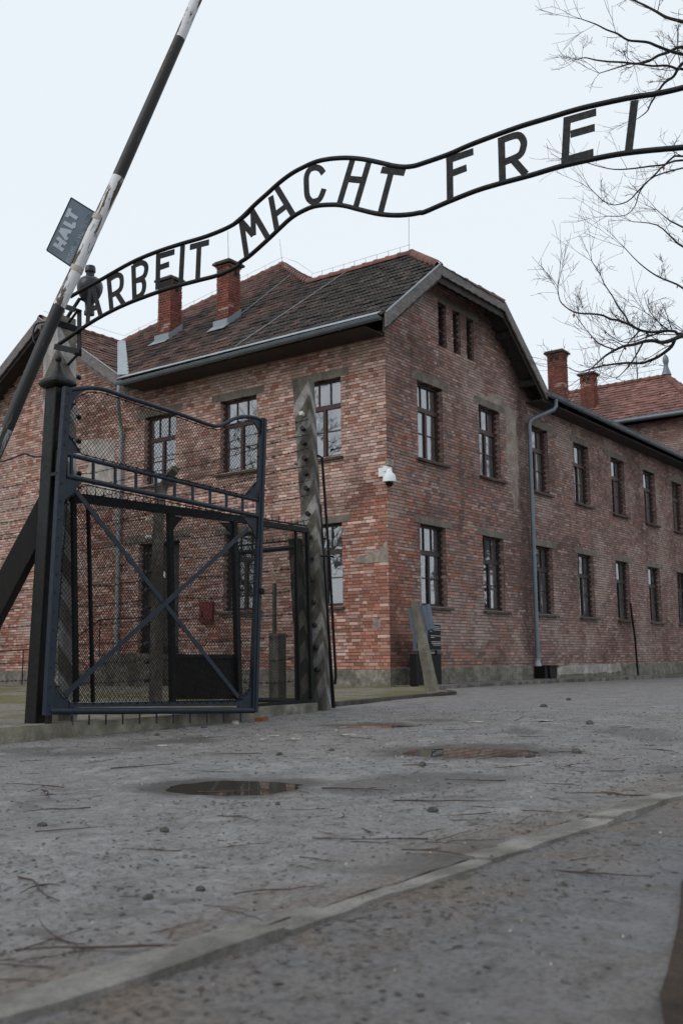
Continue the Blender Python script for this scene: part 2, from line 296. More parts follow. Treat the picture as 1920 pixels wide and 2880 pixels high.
def m_tile(name,objcol=False):
    t=NT(name)
    if objcol: c=t.n('ShaderNodeObjectInfo').outputs['Color']
    else:
        a=t.n('ShaderNodeAttribute'); a.attribute_name='Col'; c=a.outputs['Color']
    geo=t.n('ShaderNodeNewGeometry').outputs['Position']
    n1=t.noise(12,6,.7,vec=geo); n2=t.noise(45,4,.7,vec=geo)
    c=t.mix(t.ramp(n1,[(.35,(.55,.55,.55)),(.55,(0,0,0))]),c,lin(52,45,42)); c=t.mix(t.ramp(n2,[(.58,(0,0,0)),(.75,(.4,.4,.4))]),c,lin(150,138,128))
    t.base(c); t.rough(.75); t.spec(.35); t.bump(n2,.3,.006); return t.m
def m_paint(name,c0,rough=.45,chip=None,metal=0,sc=18,amt=.3,spec=.5):
    t=NT(name); n1=t.noise(sc,6,.65); n2=t.noise(3,4,.6)
    c=t.mix(t.ramp(n2,[(.4,(0,0,0)),(.65,(.35,.35,.35))]),c0,tuple(x*.62 for x in c0[:3])+(1,))
    if chip: c=t.mix(t.ramp(n1,[(.66,(0,0,0)),(.72,(amt,amt,amt))]),c,chip)
    t.base(c); t.rough(t.ramp(n1,[(.3,(rough-.1,)*3),(.7,(min(rough+.2,1),)*3)])); t.metal(metal); t.spec(spec); t.bump(n1,.12,.003); return t.m
def m_wood(name,a,b,stretch=(1,1,1),sc=9):
    t=NT(name); n1=t.noise(sc,7,.65,dist=1.2,stretch=stretch); n2=t.noise(50,4,.6,stretch=stretch)
    c=t.ramp(n1,[(.3,a),(.7,b)]); c=t.mix(t.ramp(n2,[(.3,(.6,.6,.6)),(.5,(0,0,0))]),c,tuple(x*.4 for x in a[:3])+(1,))
    t.base(c); t.rough(.85); t.bump(n2,.5,.005); return t.m
def m_flake(name,paint,under,lo,hi,axis_stretch,axis=None,sc=8):    # paint flaking off in long shreds
    t=NT(name); vec=None
    if axis:
        dt=t.n('ShaderNodeVectorMath',operation='DOT_PRODUCT'); t.l(t.tc.outputs['Object'],dt.inputs[0]); dt.inputs[1].default_value=axis
        sc_=t.n('ShaderNodeVectorMath',operation='SCALE'); sc_.inputs[0].default_value=axis; t.l(dt.outputs['Value'],sc_.inputs['Scale'])
        s2=t.n('ShaderNodeVectorMath',operation='SCALE'); t.l(sc_.outputs[0],s2.inputs[0]); s2.inputs['Scale'].default_value=-.82
        ad=t.n('ShaderNodeVectorMath',operation='ADD'); t.l(t.tc.outputs['Object'],ad.inputs[0]); t.l(s2.outputs[0],ad.inputs[1]); vec=ad.outputs[0]
    n1=t.noise(sc,7,.66,dist=.5,vec=vec,stretch=axis_stretch); n2=t.noise(60,4,.7); n3=t.noise(5,5,.6)
    cp=t.mix(t.ramp(n3,[(.4,(0,0,0)),(.62,(.4,.4,.4))]),paint,tuple(x*.72 for x in paint[:3])+(1,))
    cu=t.ramp(n2,[(.35,tuple(x*.5 for x in under[:3])),(.65,under)])
    f=t.ramp(n1,[(lo,(0,0,0)),(hi,(1,1,1))]); c=t.mix(f,cp,cu); t.base(c); t.rough(t.mix(f,(.5,.5,.5),(.9,.9,.9))); t.bump(t.mix(f,(1,1,1),(0,0,0)),.6,.004); return t.m
def m_plain(name,c,rough=.6,metal=0,spec=.4):
    t=NT(name); n1=t.noise(25,5,.6); t.base(t.mix(t.ramp(n1,[(.35,(.25,.25,.25)),(.6,(0,0,0))]),c,tuple(x*.65 for x in c[:3])+(1,))); t.rough(rough); t.metal(metal); t.spec(spec); return t.m
def m_glass():
    t=NT('window_glass'); t.t.nodes.remove(t.b); out=t.t.nodes['Material Output']
    tr=t.n('ShaderNodeBsdfTransparent'); tr.inputs[0].default_value=(.95,.97,.98,1)
    gl=t.n('ShaderNodeBsdfGlossy'); gl.inputs['Roughness'].default_value=.0; gl.inputs[0].default_value=(.95,.97,1,1)
    lw=t.n('ShaderNodeFresnel'); lw.inputs[0].default_value=3.4
    nz=t.noise(1.6,2,.5); bp=t.n('ShaderNodeBump'); bp.inputs['Strength'].default_value=.06; bp.inputs['Distance'].default_value=.05; t.l(nz,bp.inputs['Height']); t.l(bp.outputs[0],gl.inputs['Normal'])
    ms=t.n('ShaderNodeMixShader'); t.l(lw.outputs[0],ms.inputs[0]); t.l(tr.outputs[0],ms.inputs[1]); t.l(gl.outputs[0],ms.inputs[2]); t.l(ms.outputs[0],out.inputs[0]); return t.m
def m_water():
    t=NT('puddle_water'); t.base(lin(70,65,58)); t.rough(.015); t.spec(.85); t.b.inputs['IOR'].default_value=1.33
    n1=t.noise(6,2,.5); t.bump(n1,.02,.004); return t.m
def m_road(name,a,b,c2,peb=1.0):
    t=NT(name); geo=t.n('ShaderNodeNewGeometry').outputs['Position']
    n0=t.noise(.7,5,.6,vec=geo); n1=t.noise(5,7,.7,vec=geo); n2=t.noise(55,5,.75,vec=geo); n4=t.noise(230,3,.7,vec=geo)
    v=t.n('ShaderNodeTexVoronoi'); v.inputs['Scale'].default_value=42; t.l(geo,v.inputs['Vector'])
    v2=t.n('ShaderNodeTexVoronoi'); v2.inputs['Scale'].default_value=16; t.l(geo,v2.inputs['Vector'])
    c=t.ramp(n1,[(.3,a),(.68,b)]); c=t.mix(t.ramp(n0,[(.42,(0,0,0)),(.62,(.75,.75,.75))]),c,c2)
    c=t.mix(t.ramp(n2,[(.34,(.85,.85,.85)),(.5,(0,0,0))]),c,tuple(x*.38 for x in a[:3])+(1,)); c=t.mix(t.ramp(n2,[(.6,(0,0,0)),(.72,(.5,.5,.5))]),c,tuple(min(1,x*1.7) for x in b[:3])+(1,))
    c=t.mix(t.ramp(n4,[(.3,(.55,.55,.55)),(.48,(0,0,0))]),c,tuple(x*.45 for x in a[:3])+(1,))
    pm=t.mix(1,t.ramp(v.outputs['Distance'],[(.12,(1,1,1)),(.3,(0,0,0))]),t.ramp(v.outputs['Color'],[(.7,(0,0,0)),(.74,(1,1,1))]),'MULTIPLY')
    pc=t.ramp(v.outputs['Color'],[(.1,lin(66,66,70)),(.5,lin(150,142,132)),(.9,lin(92,84,78))])
    c=t.mix(t.mix(1,pm,(.8*peb,)*3,'MULTIPLY'),c,pc)
    pm2=t.mix(1,t.ramp(v2.outputs['Distance'],[(.2,(1,1,1)),(.36,(0,0,0))]),t.ramp(v2.outputs['Color'],[(.86,(0,0,0)),(.9,(1,1,1))]),'MULTIPLY')
    c=t.mix(t.mix(1,pm2,(.55*peb,)*3,'MULTIPLY'),c,lin(62,62,66))
    n5=t.noise(11,5,.7,vec=geo); n6=t.noise(3.2,6,.68,dist=.7,vec=geo)
    c=t.mix(t.ramp(n5,[(.36,(.75,.75,.75)),(.5,(0,0,0))]),c,tuple(x*.5 for x in c2[:3])+(1,)); c=t.mix(t.ramp(n6,[(.55,(0,0,0)),(.68,(.38*peb,)*3)]),c,tuple(min(1,x*1.4) for x in b[:3])+(1,)); c=t.mix(t.ramp(n6,[(.34,(.6,.6,.6)),(.45,(0,0,0))]),c,lin(80,76,72))
    sx=t.n('ShaderNodeSeparateXYZ'); t.l(geo,sx.inputs[0]); my=t.n('ShaderNodeMath',operation='ADD'); my.inputs[1].default_value=10.75; t.l(sx.outputs['Y'],my.inputs[0]); ab=t.n('ShaderNodeMath',operation='ABSOLUTE'); t.l(my.outputs[0],ab.inputs[0])
    dirt=t.mix(1,t.ramp(ab.outputs[0],[(.08,(1,1,1)),(.5,(0,0,0))]),t.ramp(n6,[(.42,(0,0,0)),(.58,(.95,.95,.95))]),'MULTIPLY'); c=t.mix(dirt,c,t.ramp(n2,[(.35,lin(58,50,43)),(.65,lin(118,106,94))]))
    at=t.n('ShaderNodeAttribute'); at.attribute_name='wet'; c=t.mix(at.outputs['Fac'],c,lin(52,49,46))
    t.base(c); t.rough(t.mix(at.outputs['Fac'],t.ramp(n1,[(.3,(.62,)*3),(.7,(.9,)*3)]),(.3,.3,.3))); t.spec(.35)
    h=t.mix(.45,n2,n4); h=t.mix(.35,h,n5); h=t.mix(1,h,t.mix(1,t.mix(.5,pm,pm2),(.8,)*3,'MULTIPLY'),'ADD'); t.bump(h,.75,.012); return t.m
def m_verge():
    t=NT('mossy_gravel'); geo=t.n('ShaderNodeNewGeometry').outputs['Position']
    n0=t.noise(.9,5,.6,vec=geo); n1=t.noise(26,6,.75,vec=geo); n2=t.noise(90,4,.7,vec=geo)
    c=t.ramp(n1,[(.3,lin(56,52,46)),(.7,lin(146,138,128))]); mo=t.ramp(n2,[(.3,lin(60,58,26)),(.7,lin(112,106,52))])
    c=t.mix(t.ramp(n0,[(.46,(0,0,0)),(.56,(.95,.95,.95))]),c,mo); t.base(c); t.rough(.95); t.bump(t.mix(.5,n1,n2),.9,.02); return t.m
M=dict(
 brick=m_brick('brick_clay'),brick1=m_brick('brick_clay_single',True),mortar=m_mortar(),tile=m_tile('roof_clay'),tile1=m_tile('roof_clay_single',True),
 lintel=m_concrete('lintel_concrete',lin(106,98,90),lin(138,130,119),0,.15),sill=m_concrete('sill_concrete',lin(66,62,58),lin(98,92,86),.3),
 plinth=m_plaster('plinth_render',lin(96,92,84),lin(150,145,134),9,.03),patch=m_plaster('wall_render',lin(128,116,108),lin(172,160,150),12,.02),patch2=m_plaster('smooth_render',lin(150,142,136),lin(188,181,174),5,.004),
 winU=m_paint('window_paint_oxblood',lin(66,38,38),.5),winL=m_paint('window_paint_brown',lin(44,33,32),.5),glass=m_glass(),white=m_plain('white_paint',lin(214,214,214),.5),
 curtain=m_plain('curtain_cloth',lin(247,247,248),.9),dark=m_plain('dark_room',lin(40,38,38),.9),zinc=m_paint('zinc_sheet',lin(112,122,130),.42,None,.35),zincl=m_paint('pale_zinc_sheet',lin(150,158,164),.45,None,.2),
 boardw=m_wood('weathered_board',lin(84,80,80),lin(138,132,130),(.25,1,1)),boardd=m_wood('dark_board',lin(44,40,38),lin(70,62,58),(.25,1,1)),
 steel=m_paint('black_steel',lin(17,18,21),.5,lin(58,44,38),0,30,.3,.25),leaf=m_paint('blue_grey_steel',lin(33,42,54),.45,lin(74,54,45),0,20,.55,.3),post=m_paint('post_steel',lin(20,19,20),.5,lin(56,44,38),0,22,.25,.3),
 frame=m_paint('fence_steel',lin(16,16,18),.55,lin(54,46,42),0,30,.3,.2),sheet=m_paint('rusty_sheet',lin(54,46,44),.6,lin(80,58,50),0,14,.3),wire=m_plain('wire_steel',lin(26,25,26),.65,.0,.25),
 concL=m_concrete('post_concrete',lin(84,79,72),lin(128,121,112),.3,.4),concLL=m_concrete('grey_post_concrete',lin(112,107,99),lin(158,152,143),.2,.3),concWL=m_concrete('pale_post_stripe',lin(166,163,160),lin(214,211,208),.1,.25),tar=m_concrete('blackened_concrete',lin(24,24,24),lin(52,50,48),0,.3),concW=m_concrete('post_whitewash',lin(118,114,110),lin(186,183,181),.2,.4),concD=m_concrete('post_tar',lin(80,75,69),lin(128,122,115),.4,.35),concM=m_concrete('mossy_concrete',lin(110,106,94),lin(160,154,140),.45,.25),
 insw=m_plain('porcelain',lin(206,202,196),.3),insb=m_plain('black_porcelain',lin(28,26,26),.3),
 polew=m_flake('flaking_white_paint',lin(214,214,218),lin(98,86,70),.53,.55,(1,1,1),(.23,-.31,.923),15),poleb=m_flake('flaking_black_paint',lin(9,11,15),lin(104,96,84),.6,.62,(1,1,1),(.23,-.31,.923),13),polel=m_flake('faded_grey_paint',lin(150,156,158),lin(60,58,50),.5,.54,(1,1,1),(.23,-.31,.923),14),
 signb=m_paint('faded_sign_paint',lin(92,106,120),.6,lin(96,82,72),0,7,.8),chalk2=m_flake('faint_lettering',lin(150,160,172),lin(98,106,116),.46,.56,(1,1,1)),chalk=m_flake('worn_white_lettering',lin(164,172,182),lin(110,108,108),.6,.7,(1,1,1)),strap=m_paint('strap_steel',lin(176,166,158),.5,lin(140,92,62),0,12,.6),
 brace=m_wood('tarred_timber',lin(15,14,12),lin(26,24,20),(1,1,.2)),cable=m_plain('black_rubber',lin(24,24,26),.5),lampm=m_plain('lamp_enamel',lin(34,38,45),.28),
 camw=m_plain('camera_shell',lin(226,230,234),.35),camb=m_plain('camera_dome',lin(16,16,18),.12),panelk=m_plain('black_panel',lin(7,7,8),.6,0,.2),panelb=m_plain('blue_grey_panel',lin(70,80,94),.4),frag=m_plain('broken_brick',lin(128,72,54),.9),red=m_plain('red_box_paint',lin(112,38,34),.6),
 bark=m_wood('bark',lin(26,22,21),lin(48,42,39),(1,1,.3),14),twig=m_wood('fallen_twig_bark',lin(44,35,32),lin(82,62,54),(1,1,1),20),twigr=m_plain('red_twig_bark',lin(98,52,44),.8),leafm=m_plain('dead_leaf',lin(128,66,44),.7),
 stone=m_concrete('road_stone',lin(58,56,55),lin(112,108,104)),stonep=m_concrete('pale_stone',lin(150,142,134),lin(192,184,174)),
 road=m_road('wet_gravel_road',lin(106,104,105),lin(140,138,138),lin(122,118,114)),path=m_road('worn_asphalt',lin(90,90,93),lin(114,114,117),lin(104,99,95),.75),kerb=m_concrete('kerb_concrete',lin(110,107,104),lin(144,140,135),0,.3),slab=m_concrete('paving_slab',lin(98,94,90),lin(136,131,126),.1,.3),
 verge=m_verge(),water=m_water(),soil=m_plaster('brown_soil',lin(42,34,29),lin(70,58,49),20,.02),hood=m_plain('lead_sheet',lin(136,144,152),.5,.3),
)
# ---------------------------------------------------------------- ground, road, verge
ROADX=[-40,-30,-24,-21]+[-19.5+.06*i for i in range(int(11.5/.06))]+[-8+.25*i for i in range(0,80)]+[12+2*i for i in range(0,30)]
ROADY=[-10.74+.06*i for i in range(int(6.6/.06))]+[-4.14+.25*i for i in range(1,14)]+[-.6,0.0]
def sstep(a,b,x):
    t=min(1,max(0,(x-a)/(b-a))); return t*t*(3-2*t)
def road_base(x,y): return -.45+.035*sstep(-12.5,-7,x)-.05*sstep(3,18,x)
PUD=[(-14.52,-8.7,.36,.31,-53),(-12.13,-8.78,.46,.42,-53),(-10.2,-6.66,.37,.26,-53)]
def pud(x,y):
    d=0
    for cx,cy,a,b,an in PUD:
        ca,sa=math.cos(R(an)),math.sin(R(an)); dx,dy=x-cx,y-cy; u=(dx*ca+dy*sa)/a; v=(-dx*sa+dy*ca)/b
        q=u*u+v*v
        if q<2.2: d=max(d,1-q/1.35)
    return d
def wet(x,y):
    w=0
    for cx,cy,a,b,an in PUD:
        ca,sa=math.cos(R(an)),math.sin(R(an)); dx,dy=x-cx,y-cy; q=math.hypot((dx*ca+dy*sa)/a,(-dx*sa+dy*ca)/b)+.35*fbm(x*4,y*4,2)
        w=max(w,sstep(1.75,1.05,q)*.8)
    return max(w,.55*sstep(.28,.55,fbm(x*.55,y*.55,21)))
def road_z(x,y):
    return road_base(x,y)+.007*fbm(x*1.7,y*1.7)+.006*fbm(x*6,y*6,3)+(.016+.008*fbm(x*2.1,8))*sstep(-10.35,-10.72,y)-.034*max(0,pud(x,y))
mb=MB(); nx,ny=len(ROADX),len(ROADY); fine=lambda x:-20<x<-7.9
V=[(x,y,road_z(x,y)) for y in ROADY for x in ROADX]
mb.mesh(V,[(j*nx+i,j*nx+i+1,(j+1)*nx+i+1,(j+1)*nx+i) for j in range(ny-1) for i in range(nx-1)])
road=struct(obj('road',mb,M['road'],smooth=True))
wa=road.data.attributes.new('wet','FLOAT','POINT'); wa.data.foreach_set('value',[wet(x,y) if -16<x<-9 else 0 for x,y,z in V])
for sx_,sy_,sr in ((-16.55,-10.45,.3),(-16.05,-10.5,.24),(-15.45,-10.42,.34),(-14.85,-10.5,.26),(-17.1,-10.5,.22),(-14.3,-10.46,.2)):
    b=MB(); P=[]
    for k in range(15): an=6.283*k/15; r_=sr*(1+.28*fbm(k*.9,sx_*3)); P.append((sx_+r_*math.cos(an),sy_+r_*.55*math.sin(an)))
    b.prism([(x,min(y,-10.7),road_z(x,y)-.02) for x,y in P],(0,0,.026)); obj('paving_stone',b,M['slab'],road,bevel=.006)
mb=MB(); mb.face([(-400,-400,-.62),(400,-400,-.62),(400,400,-.62),(-400,400,-.62)]); struct(obj('ground',mb,M['verge']))
for (cx,cy,a,b,an) in PUD:
    mb=MB(); ca,sa=math.cos(R(an)),math.sin(R(an)); zb=road_base(cx,cy)-.009
    mb.face([(cx+1.22*(a*math.cos(k*math.pi/24)*ca-b*math.sin(k*math.pi/24)*sa),cy+1.22*(a*math.cos(k*math.pi/24)*sa+b*math.sin(k*math.pi/24)*ca),zb) for k in range(48)])
    struct(obj('puddle',mb,M['water']))
# footpath in front
PX=[-24,-21]+[-19+.08*i for i in range(100)]+[-11+.5*i for i in range(0,40)]+[10,30,60]
PY=[-30,-20,-15]+[-13.6+.08*i for i in range(35)]+[-10.795]

def path_edge(x,y): return sstep(-11.55-.16*(x+15.8),-11.42-.16*(x+15.8),y+.05*fbm(x*3,0))
def path_z(x,y): return -.452+.005*fbm(x*2,y*2)+.004*fbm(x*9,y*9,1)+(.012+.012*fbm(x*2.3,4))*sstep(-11.15,-10.83,y)
mb=MB(); nx=len(PX); V=[(x,y,path_z(x,y)) for y in PY for x in PX]
mb.mesh(V,[(j*nx+i,j*nx+i+1,(j+1)*nx+i+1,(j+1)*nx+i) for j in range(len(PY)-1) for i in range(nx-1)])
path=struct(obj('footpath',mb,M['path'],smooth=True))
mb=MB(); n=130; Vt=[]
for i in range(n):
    x=-18.5+i*.16; e=-11.505+.3*(x+16.0)+.035*fbm(x*4,7) if x<-15.4 else -11.32+.05*fbm(x*2.5,7)
    Vt.append((x,e))
for i in range(n-1):
    (x0,e0),(x1,e1)=Vt[i],Vt[i+1]
    mb.face([(x0,e0-1.6,-.436),(x1,e1-1.6,-.436),(x1,e1,-.441),(x0,e0,-.441)])
struct(obj('soil_strip',mb,M['soil']))
kerb=struct(obj('kerb',(lambda b:(b.box((2,-10.75,-.56),(48,.105,.16)),b)[1])(MB()),M['kerb']))
x=-19.6
while x<12:
    ln=random.choice([.98,1.0,.99,.74]); dz=random.uniform(-.007,.006); dy=random.uniform(-.007,.007); w=.125
    top=[]; b=MB(); k=9
    P0=[];P1=[]
    for i in range(k+1):
        xx=x+.011+(ln-.022)*i/k; j=.016*fbm(xx*5,x); j2=.016*fbm(xx*6,5)
        P0.append((xx,-10.815+dy+j,-.424+dz+j2*.6)); P1.append((xx,-10.69+dy+.4*j2,-.428+dz))
    for i in range(k):
        b.face([P0[i],P0[i+1],P1[i+1],P1[i]]); a0,a1=Vector(P0[i]),Vector(P0[i+1]); b.face([a0-Vector((0,.012,.07)),a1-Vector((0,.012,.07)),a1,a0])
        c0,c1=Vector(P1[i]),Vector(P1[i+1]); b.face([c0,c1,c1-Vector((0,-.01,.07)),c0-Vector((0,-.01,.07))])
    for q in (0,k):
        b.face([Vector(P0[q])-Vector((0,.012,.07)),P0[q],P1[q],Vector(P1[q])-Vector((0,-.01,.07))])
    obj('kerb_stone',b,M['kerb'],kerb); x+=ln
# verge of mossy gravel between fence and building, with its own kerb
VK=[(-12.46,-4.82),(-8.3,-4.4),(-7.42,-4.06),(-6.6,-3.9),(-5.6,-3.62),(-4.4,-3.36),(-3.25,-3.24),(-2.75,-3.2),(-2.2,-2.75),(-.2,-1.25),(.1,-1.08)]
def verge_z(x,y):
    return -.366+.016*fbm(x*1.3,y*1.3)+.012*fbm(x*6,y*6)
def vk_y(x):
    if x<VK[0][0]: return VK[0][1]+.104*(x-VK[0][0])
    for (a,b),(c,d) in zip(VK,VK[1:]):
        if a<=x<=c: return b+(d-b)*(x-a)/(c-a)
    return VK[-1][1]
mb=MB(); xs=[-34,-24,-18]+[-15+.15*i for i in range(101)]; ts=[0,.03,.06,.1,.14,.18,.23,.28,.34,.4,.48,.56,.65,.75,.87,1]
V=[]
for x in xs:
    y0=vk_y(x)+.01
    for t in ts: y=y0+(16-y0)*t*t if x<0 else y0+(.02-y0)*t; V.append((x,y,verge_z(x,y)))
nt_=len(ts); mb.mesh(V,[(i*nt_+j,(i+1)*nt_+j,(i+1)*nt_+j+1,i*nt_+j+1) for i in range(len(xs)-1) for j in range(nt_-1)])
struct(obj('verge',mb,M['verge'],smooth=True))
vkerb=struct(obj('verge_kerb',(lambda b:(b.box((-5.4,-3.4,-.6),(.1,.1,.02)),b)[1])(MB()),M['kerb']))
pts=[Vector((a,b,0)) for a,b in VK[2:]]; seg=[]
for a,b in zip(pts,pts[1:]):
    m=max(1,round((b-a).length/.9))
    for i in range(m): seg.append((a+(b-a)*i/m,a+(b-a)*(i+1)/m))
for a,b in seg:
    d=(b-a).normalized(); n_=Vector((-d.y,d.x,0)); zt=-.352+random.uniform(-.008,.008); k=MB()
    k.par(a+d*.006-n_*.02+Vector((0,0,-.5)),(b-a)-d*.012,n_*.13,Vector((0,0,.5+zt))); obj('kerb_stone',k,M['sill'],vkerb,bevel=.012)
# pavement slabs along the right-hand wall
pav=struct(obj('pavement',(lambda b:(b.box((12,-.5,-.47),(24,1.0,.1)),b)[1])(MB()),M['slab']))
x=.12
while x<23.5:
    ln=random.uniform(.85,1.15); zt=-.342+random.uniform(-.012,.012)-.03*sstep(6,20,x); dy=random.uniform(-.05,.05); b=MB()
    b.par((x+.008,-1.06+dy,zt-.12),(ln-.016,0,0),(0,1.03-dy,0),(0,0,.12)); obj('slab',b,M['slab'],pav,bevel=.01); x+=ln
# ---------------------------------------------------------------- brick building
CAM=Vector((-18.57,-12.4,.18))
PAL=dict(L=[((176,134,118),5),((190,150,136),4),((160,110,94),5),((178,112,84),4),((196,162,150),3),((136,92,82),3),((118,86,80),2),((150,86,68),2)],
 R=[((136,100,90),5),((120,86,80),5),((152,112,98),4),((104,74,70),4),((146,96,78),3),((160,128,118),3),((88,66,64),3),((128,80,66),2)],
 C=[((178,92,62),4),((164,82,60),4),((188,118,92),4),((150,84,68),3),((192,150,136),3),((128,78,68),2),((172,104,82),3)],
 K=[((150,74,58),4),((134,66,54),4),((116,62,54),3),((90,58,54),2),((162,88,68),2)])
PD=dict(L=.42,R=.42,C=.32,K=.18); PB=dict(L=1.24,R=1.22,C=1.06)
def pick(pal):
    tot=sum(w for _,w in PAL[pal]); r=random.uniform(0,tot)
    for c,w in PAL[pal]:
        r-=w
        if r<=0: break
    mn=[sum(q[0][i]*q[1] for q in PAL[pal])/tot for i in range(3)]; c=[c[i]*.46+mn[i]*.54 for i in range(3)]
    k=random.uniform(.88,1.1)*(1.0 if pal=='K' else PB[pal]); gy=sum(c)/3; ds=PD[pal]; return lin(*[min(255,(q+(gy-q)*ds)*k) for q in c])
class Facade:
    def __init__(s,O,U,N,tint): s.O,s.U,s.N,s.tint=Vector(O),Vector(U),Vector(N),tint
    def P(s,u,z,d=0): return s.O+s.U*u+s.N*d+Vector((0,0,z))
def brick_prism(mb,fc,u0,u1,z0,z1,d,c):
    j=lambda a:random.uniform(-a,a)
    q=[fc.P(u0+j(.003),z0+j(.002),d+j(.0015)),fc.P(u1+j(.003),z0+j(.002),d+j(.0015)),fc.P(u1+j(.003),z1+j(.002),d+j(.0015)),fc.P(u0+j(.003),z1+j(.002),d+j(.0015))]
    b=[fc.P(u0,z0,0),fc.P(u1,z0,0),fc.P(u1,z1,0),fc.P(u0,z1,0)]
    if fc.U.cross(Vector((0,0,1))).dot(fc.N)<0:
        F=[(3,2,1,0),(4,5,1,0)[::-1],(5,6,2,1)[::-1],(6,7,3,2)[::-1],(7,4,0,3)[::-1]]; F=[(3,2,1,0),(0,1,5,4),(1,2,6,5),(2,3,7,6),(3,0,4,7)]
    else: F=[(0,1,2,3),(4,5,1,0),(5,6,2,1),(6,7,3,2),(7,4,0,3)]
    mb.mesh(q+b,F,c)
H=.075
SINGLE=[]      # candidates for bricks kept as objects of their own
def lay_bricks(mb,fc,u0,u1,z0,z1,top,opens,tint,single=False,H=H):
    nz=int((z1-z0)/H+.5)
    for i in range(nz):
        za,zb=z0+i*H+.0075,z0+(i+1)*H-.0075; u=u0-(.065 if i%2 else .0)-(.13 if i%4==3 else 0); k=i%2
        sag=.006*fbm(i*.3,u0)
        while u<u1:
            ln=.13 if (k%2 or (i%5==2)) else .26
            if random.random()<.06: ln=.13 if ln>.2 else .26
            ln+=random.uniform(-.004,.004); k+=1
            a,b=max(u+.005,u0),min(u+ln-.005,u1); u+=ln
            segs=[(a,b)]
            for (o0,o1,p0,p1) in opens:
                if zb-.012>p0 and za+.012<p1:
                    ns=[]
                    for (s0,s1) in segs:
                        if s1<=o0 or s0>=o1: ns.append((s0,s1)); continue
                        if s0<o0: ns.append((s0,o0))
                        if s1>o1: ns.append((o1,s1))
                    segs=ns
            for (s0,s1) in segs:
                if s1-s0<.03: continue
                if zb>min(top(s0),top(s1)): continue
                um=(s0+s1)/2; p=fc.P(um,za)
                g=fbm(um*.55+13*fc.N.x,za*.5,2); g2=fbm(um*.9,za*1.1,9)
                c=list(tint(um,za))
                if g>.18: f=min(.5,(g-.18)*1.5)*random.uniform(.5,1.2); w=lin(182,168,160); c=[c[q]*(1-f)+w[q]*f for q in range(3)]+[1]
                elif g<-.16: f=min(.6,(-.16-g)*1.6)*random.uniform(.5,1.2); w=lin(84,60,55); c=[c[q]*(1-f)+w[q]*f for q in range(3)]+[1]
                if fc is FR:
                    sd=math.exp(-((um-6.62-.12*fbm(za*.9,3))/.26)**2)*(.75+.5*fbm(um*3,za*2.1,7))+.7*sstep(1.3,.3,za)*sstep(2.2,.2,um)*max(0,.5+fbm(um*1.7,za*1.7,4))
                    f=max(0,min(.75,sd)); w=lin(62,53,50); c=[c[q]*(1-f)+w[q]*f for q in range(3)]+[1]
                sk_=.5*fbm(um*2.6,za*.35,12)
                if sk_>.2: f=min(.4,(sk_-.2)*2.2); w=lin(74,62,58); c=[c[q]*(1-f)+w[q]*f for q in range(3)]+[1]
                if g2>.5 and random.random()<.5: w=lin(190,170,160); c=[c[q]*.5+w[q]*.5 for q in range(3)]+[1]
                d=.008+random.uniform(-.003,.004)+.004*g
                if single and abs(s1-s0-ln+.01)<.02: SINGLE.append(((p-CAM).length,fc,s0,s1,za,zb,d,c,mb,len(SINGLE)))
                else: brick_prism(mb,fc,s0,s1,za,zb,d,c)
def wall_sheet(mb,fc,u0,u1,z0,top,opens,knees=()):
    us=sorted(set([u0,u1]+[o for q in opens for o in q[:2]]+list(knees))); us=[u for u in us if u0<=u<=u1]
    rev=fc.U.cross(Vector((0,0,1))).dot(fc.N)<0
    def q(ps): mb.face(ps[::-1] if rev else ps)
    for a,b in zip(us,us[1:]):
        m=(a+b)/2; iv=sorted((p0,p1) for o0,o1,p0,p1 in opens if o0<m<o1); z=z0
        for p0,p1 in iv: q([fc.P(a,z),fc.P(b,z),fc.P(b,p0),fc.P(a,p0)]); z=p1
        q([fc.P(a,z),fc.P(b,z),fc.P(b,top(b-1e-4)),fc.P(a,top(a+1e-4))])
    for o0,o1,p0,p1 in opens:
        q([fc.P(o0,p0),fc.P(o0,p1),fc.P(o0,p1,-.3),fc.P(o0,p0,-.3)]); q([fc.P(o1,p1),fc.P(o1,p0),fc.P(o1,p0,-.3),fc.P(o1,p1,-.3)])
        q([fc.P(o0,p1),fc.P(o1,p1),fc.P(o1,p1,-.3),fc.P(o0,p1,-.3)]); q([fc.P(o1,p0),fc.P(o0,p0),fc.P(o0,p0,-.3),fc.P(o1,p0,-.3)])
bld=thing('brick_building','large two storey red brick block with dark tiled roof, its corner facing the road','building',(0,0,-.36))
FL=Facade((0,0,0),(0,1,0),(-1,0,0),'L'); FR=Facade((0,0,0),(1,0,0),(0,-1,0),'R')
WW=1.14; TU,BU,TL,BL=6.71,4.86,3.31,1.43
openL=[(1.24,2.39,BU,TU),(3.8,5.0,BU,TU),(6.6,7.76,BU,TU),(1.24,2.39,BL,TL),(3.66,4.86,BL,TL),(6.4,7.9,.42,TL)]
winL=openL[:5]
winR=[(1.324+2.945*k,1.324+2.945*k+WW,b,t) for k in range(9) for b,t in ((BU,TU),(BL,TL))]
attic=[(2.36,2.74,7.8,8.92),(3.07,3.43,7.8,8.92),(3.76,4.12,7.8,8.92)]
openR=winR+attic
def topL(u):
    if u<7.9: return 7.62
    return 7.62+.66*(u-7.9) if u<11.6 else max(7.62,7.62+.66*(15.3-u))
def topR(u):
    if u<-.01: return 7.6
    if u<7.0: return min(7.66+.78*(u+.55)+.0,9.42,7.72+.78*(7.0-u))
    return 7.72
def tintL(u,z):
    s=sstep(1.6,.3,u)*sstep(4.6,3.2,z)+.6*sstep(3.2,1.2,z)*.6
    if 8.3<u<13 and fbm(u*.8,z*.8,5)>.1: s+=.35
    return pick('C') if random.random()<min(.85,s+.1) else pick('L')
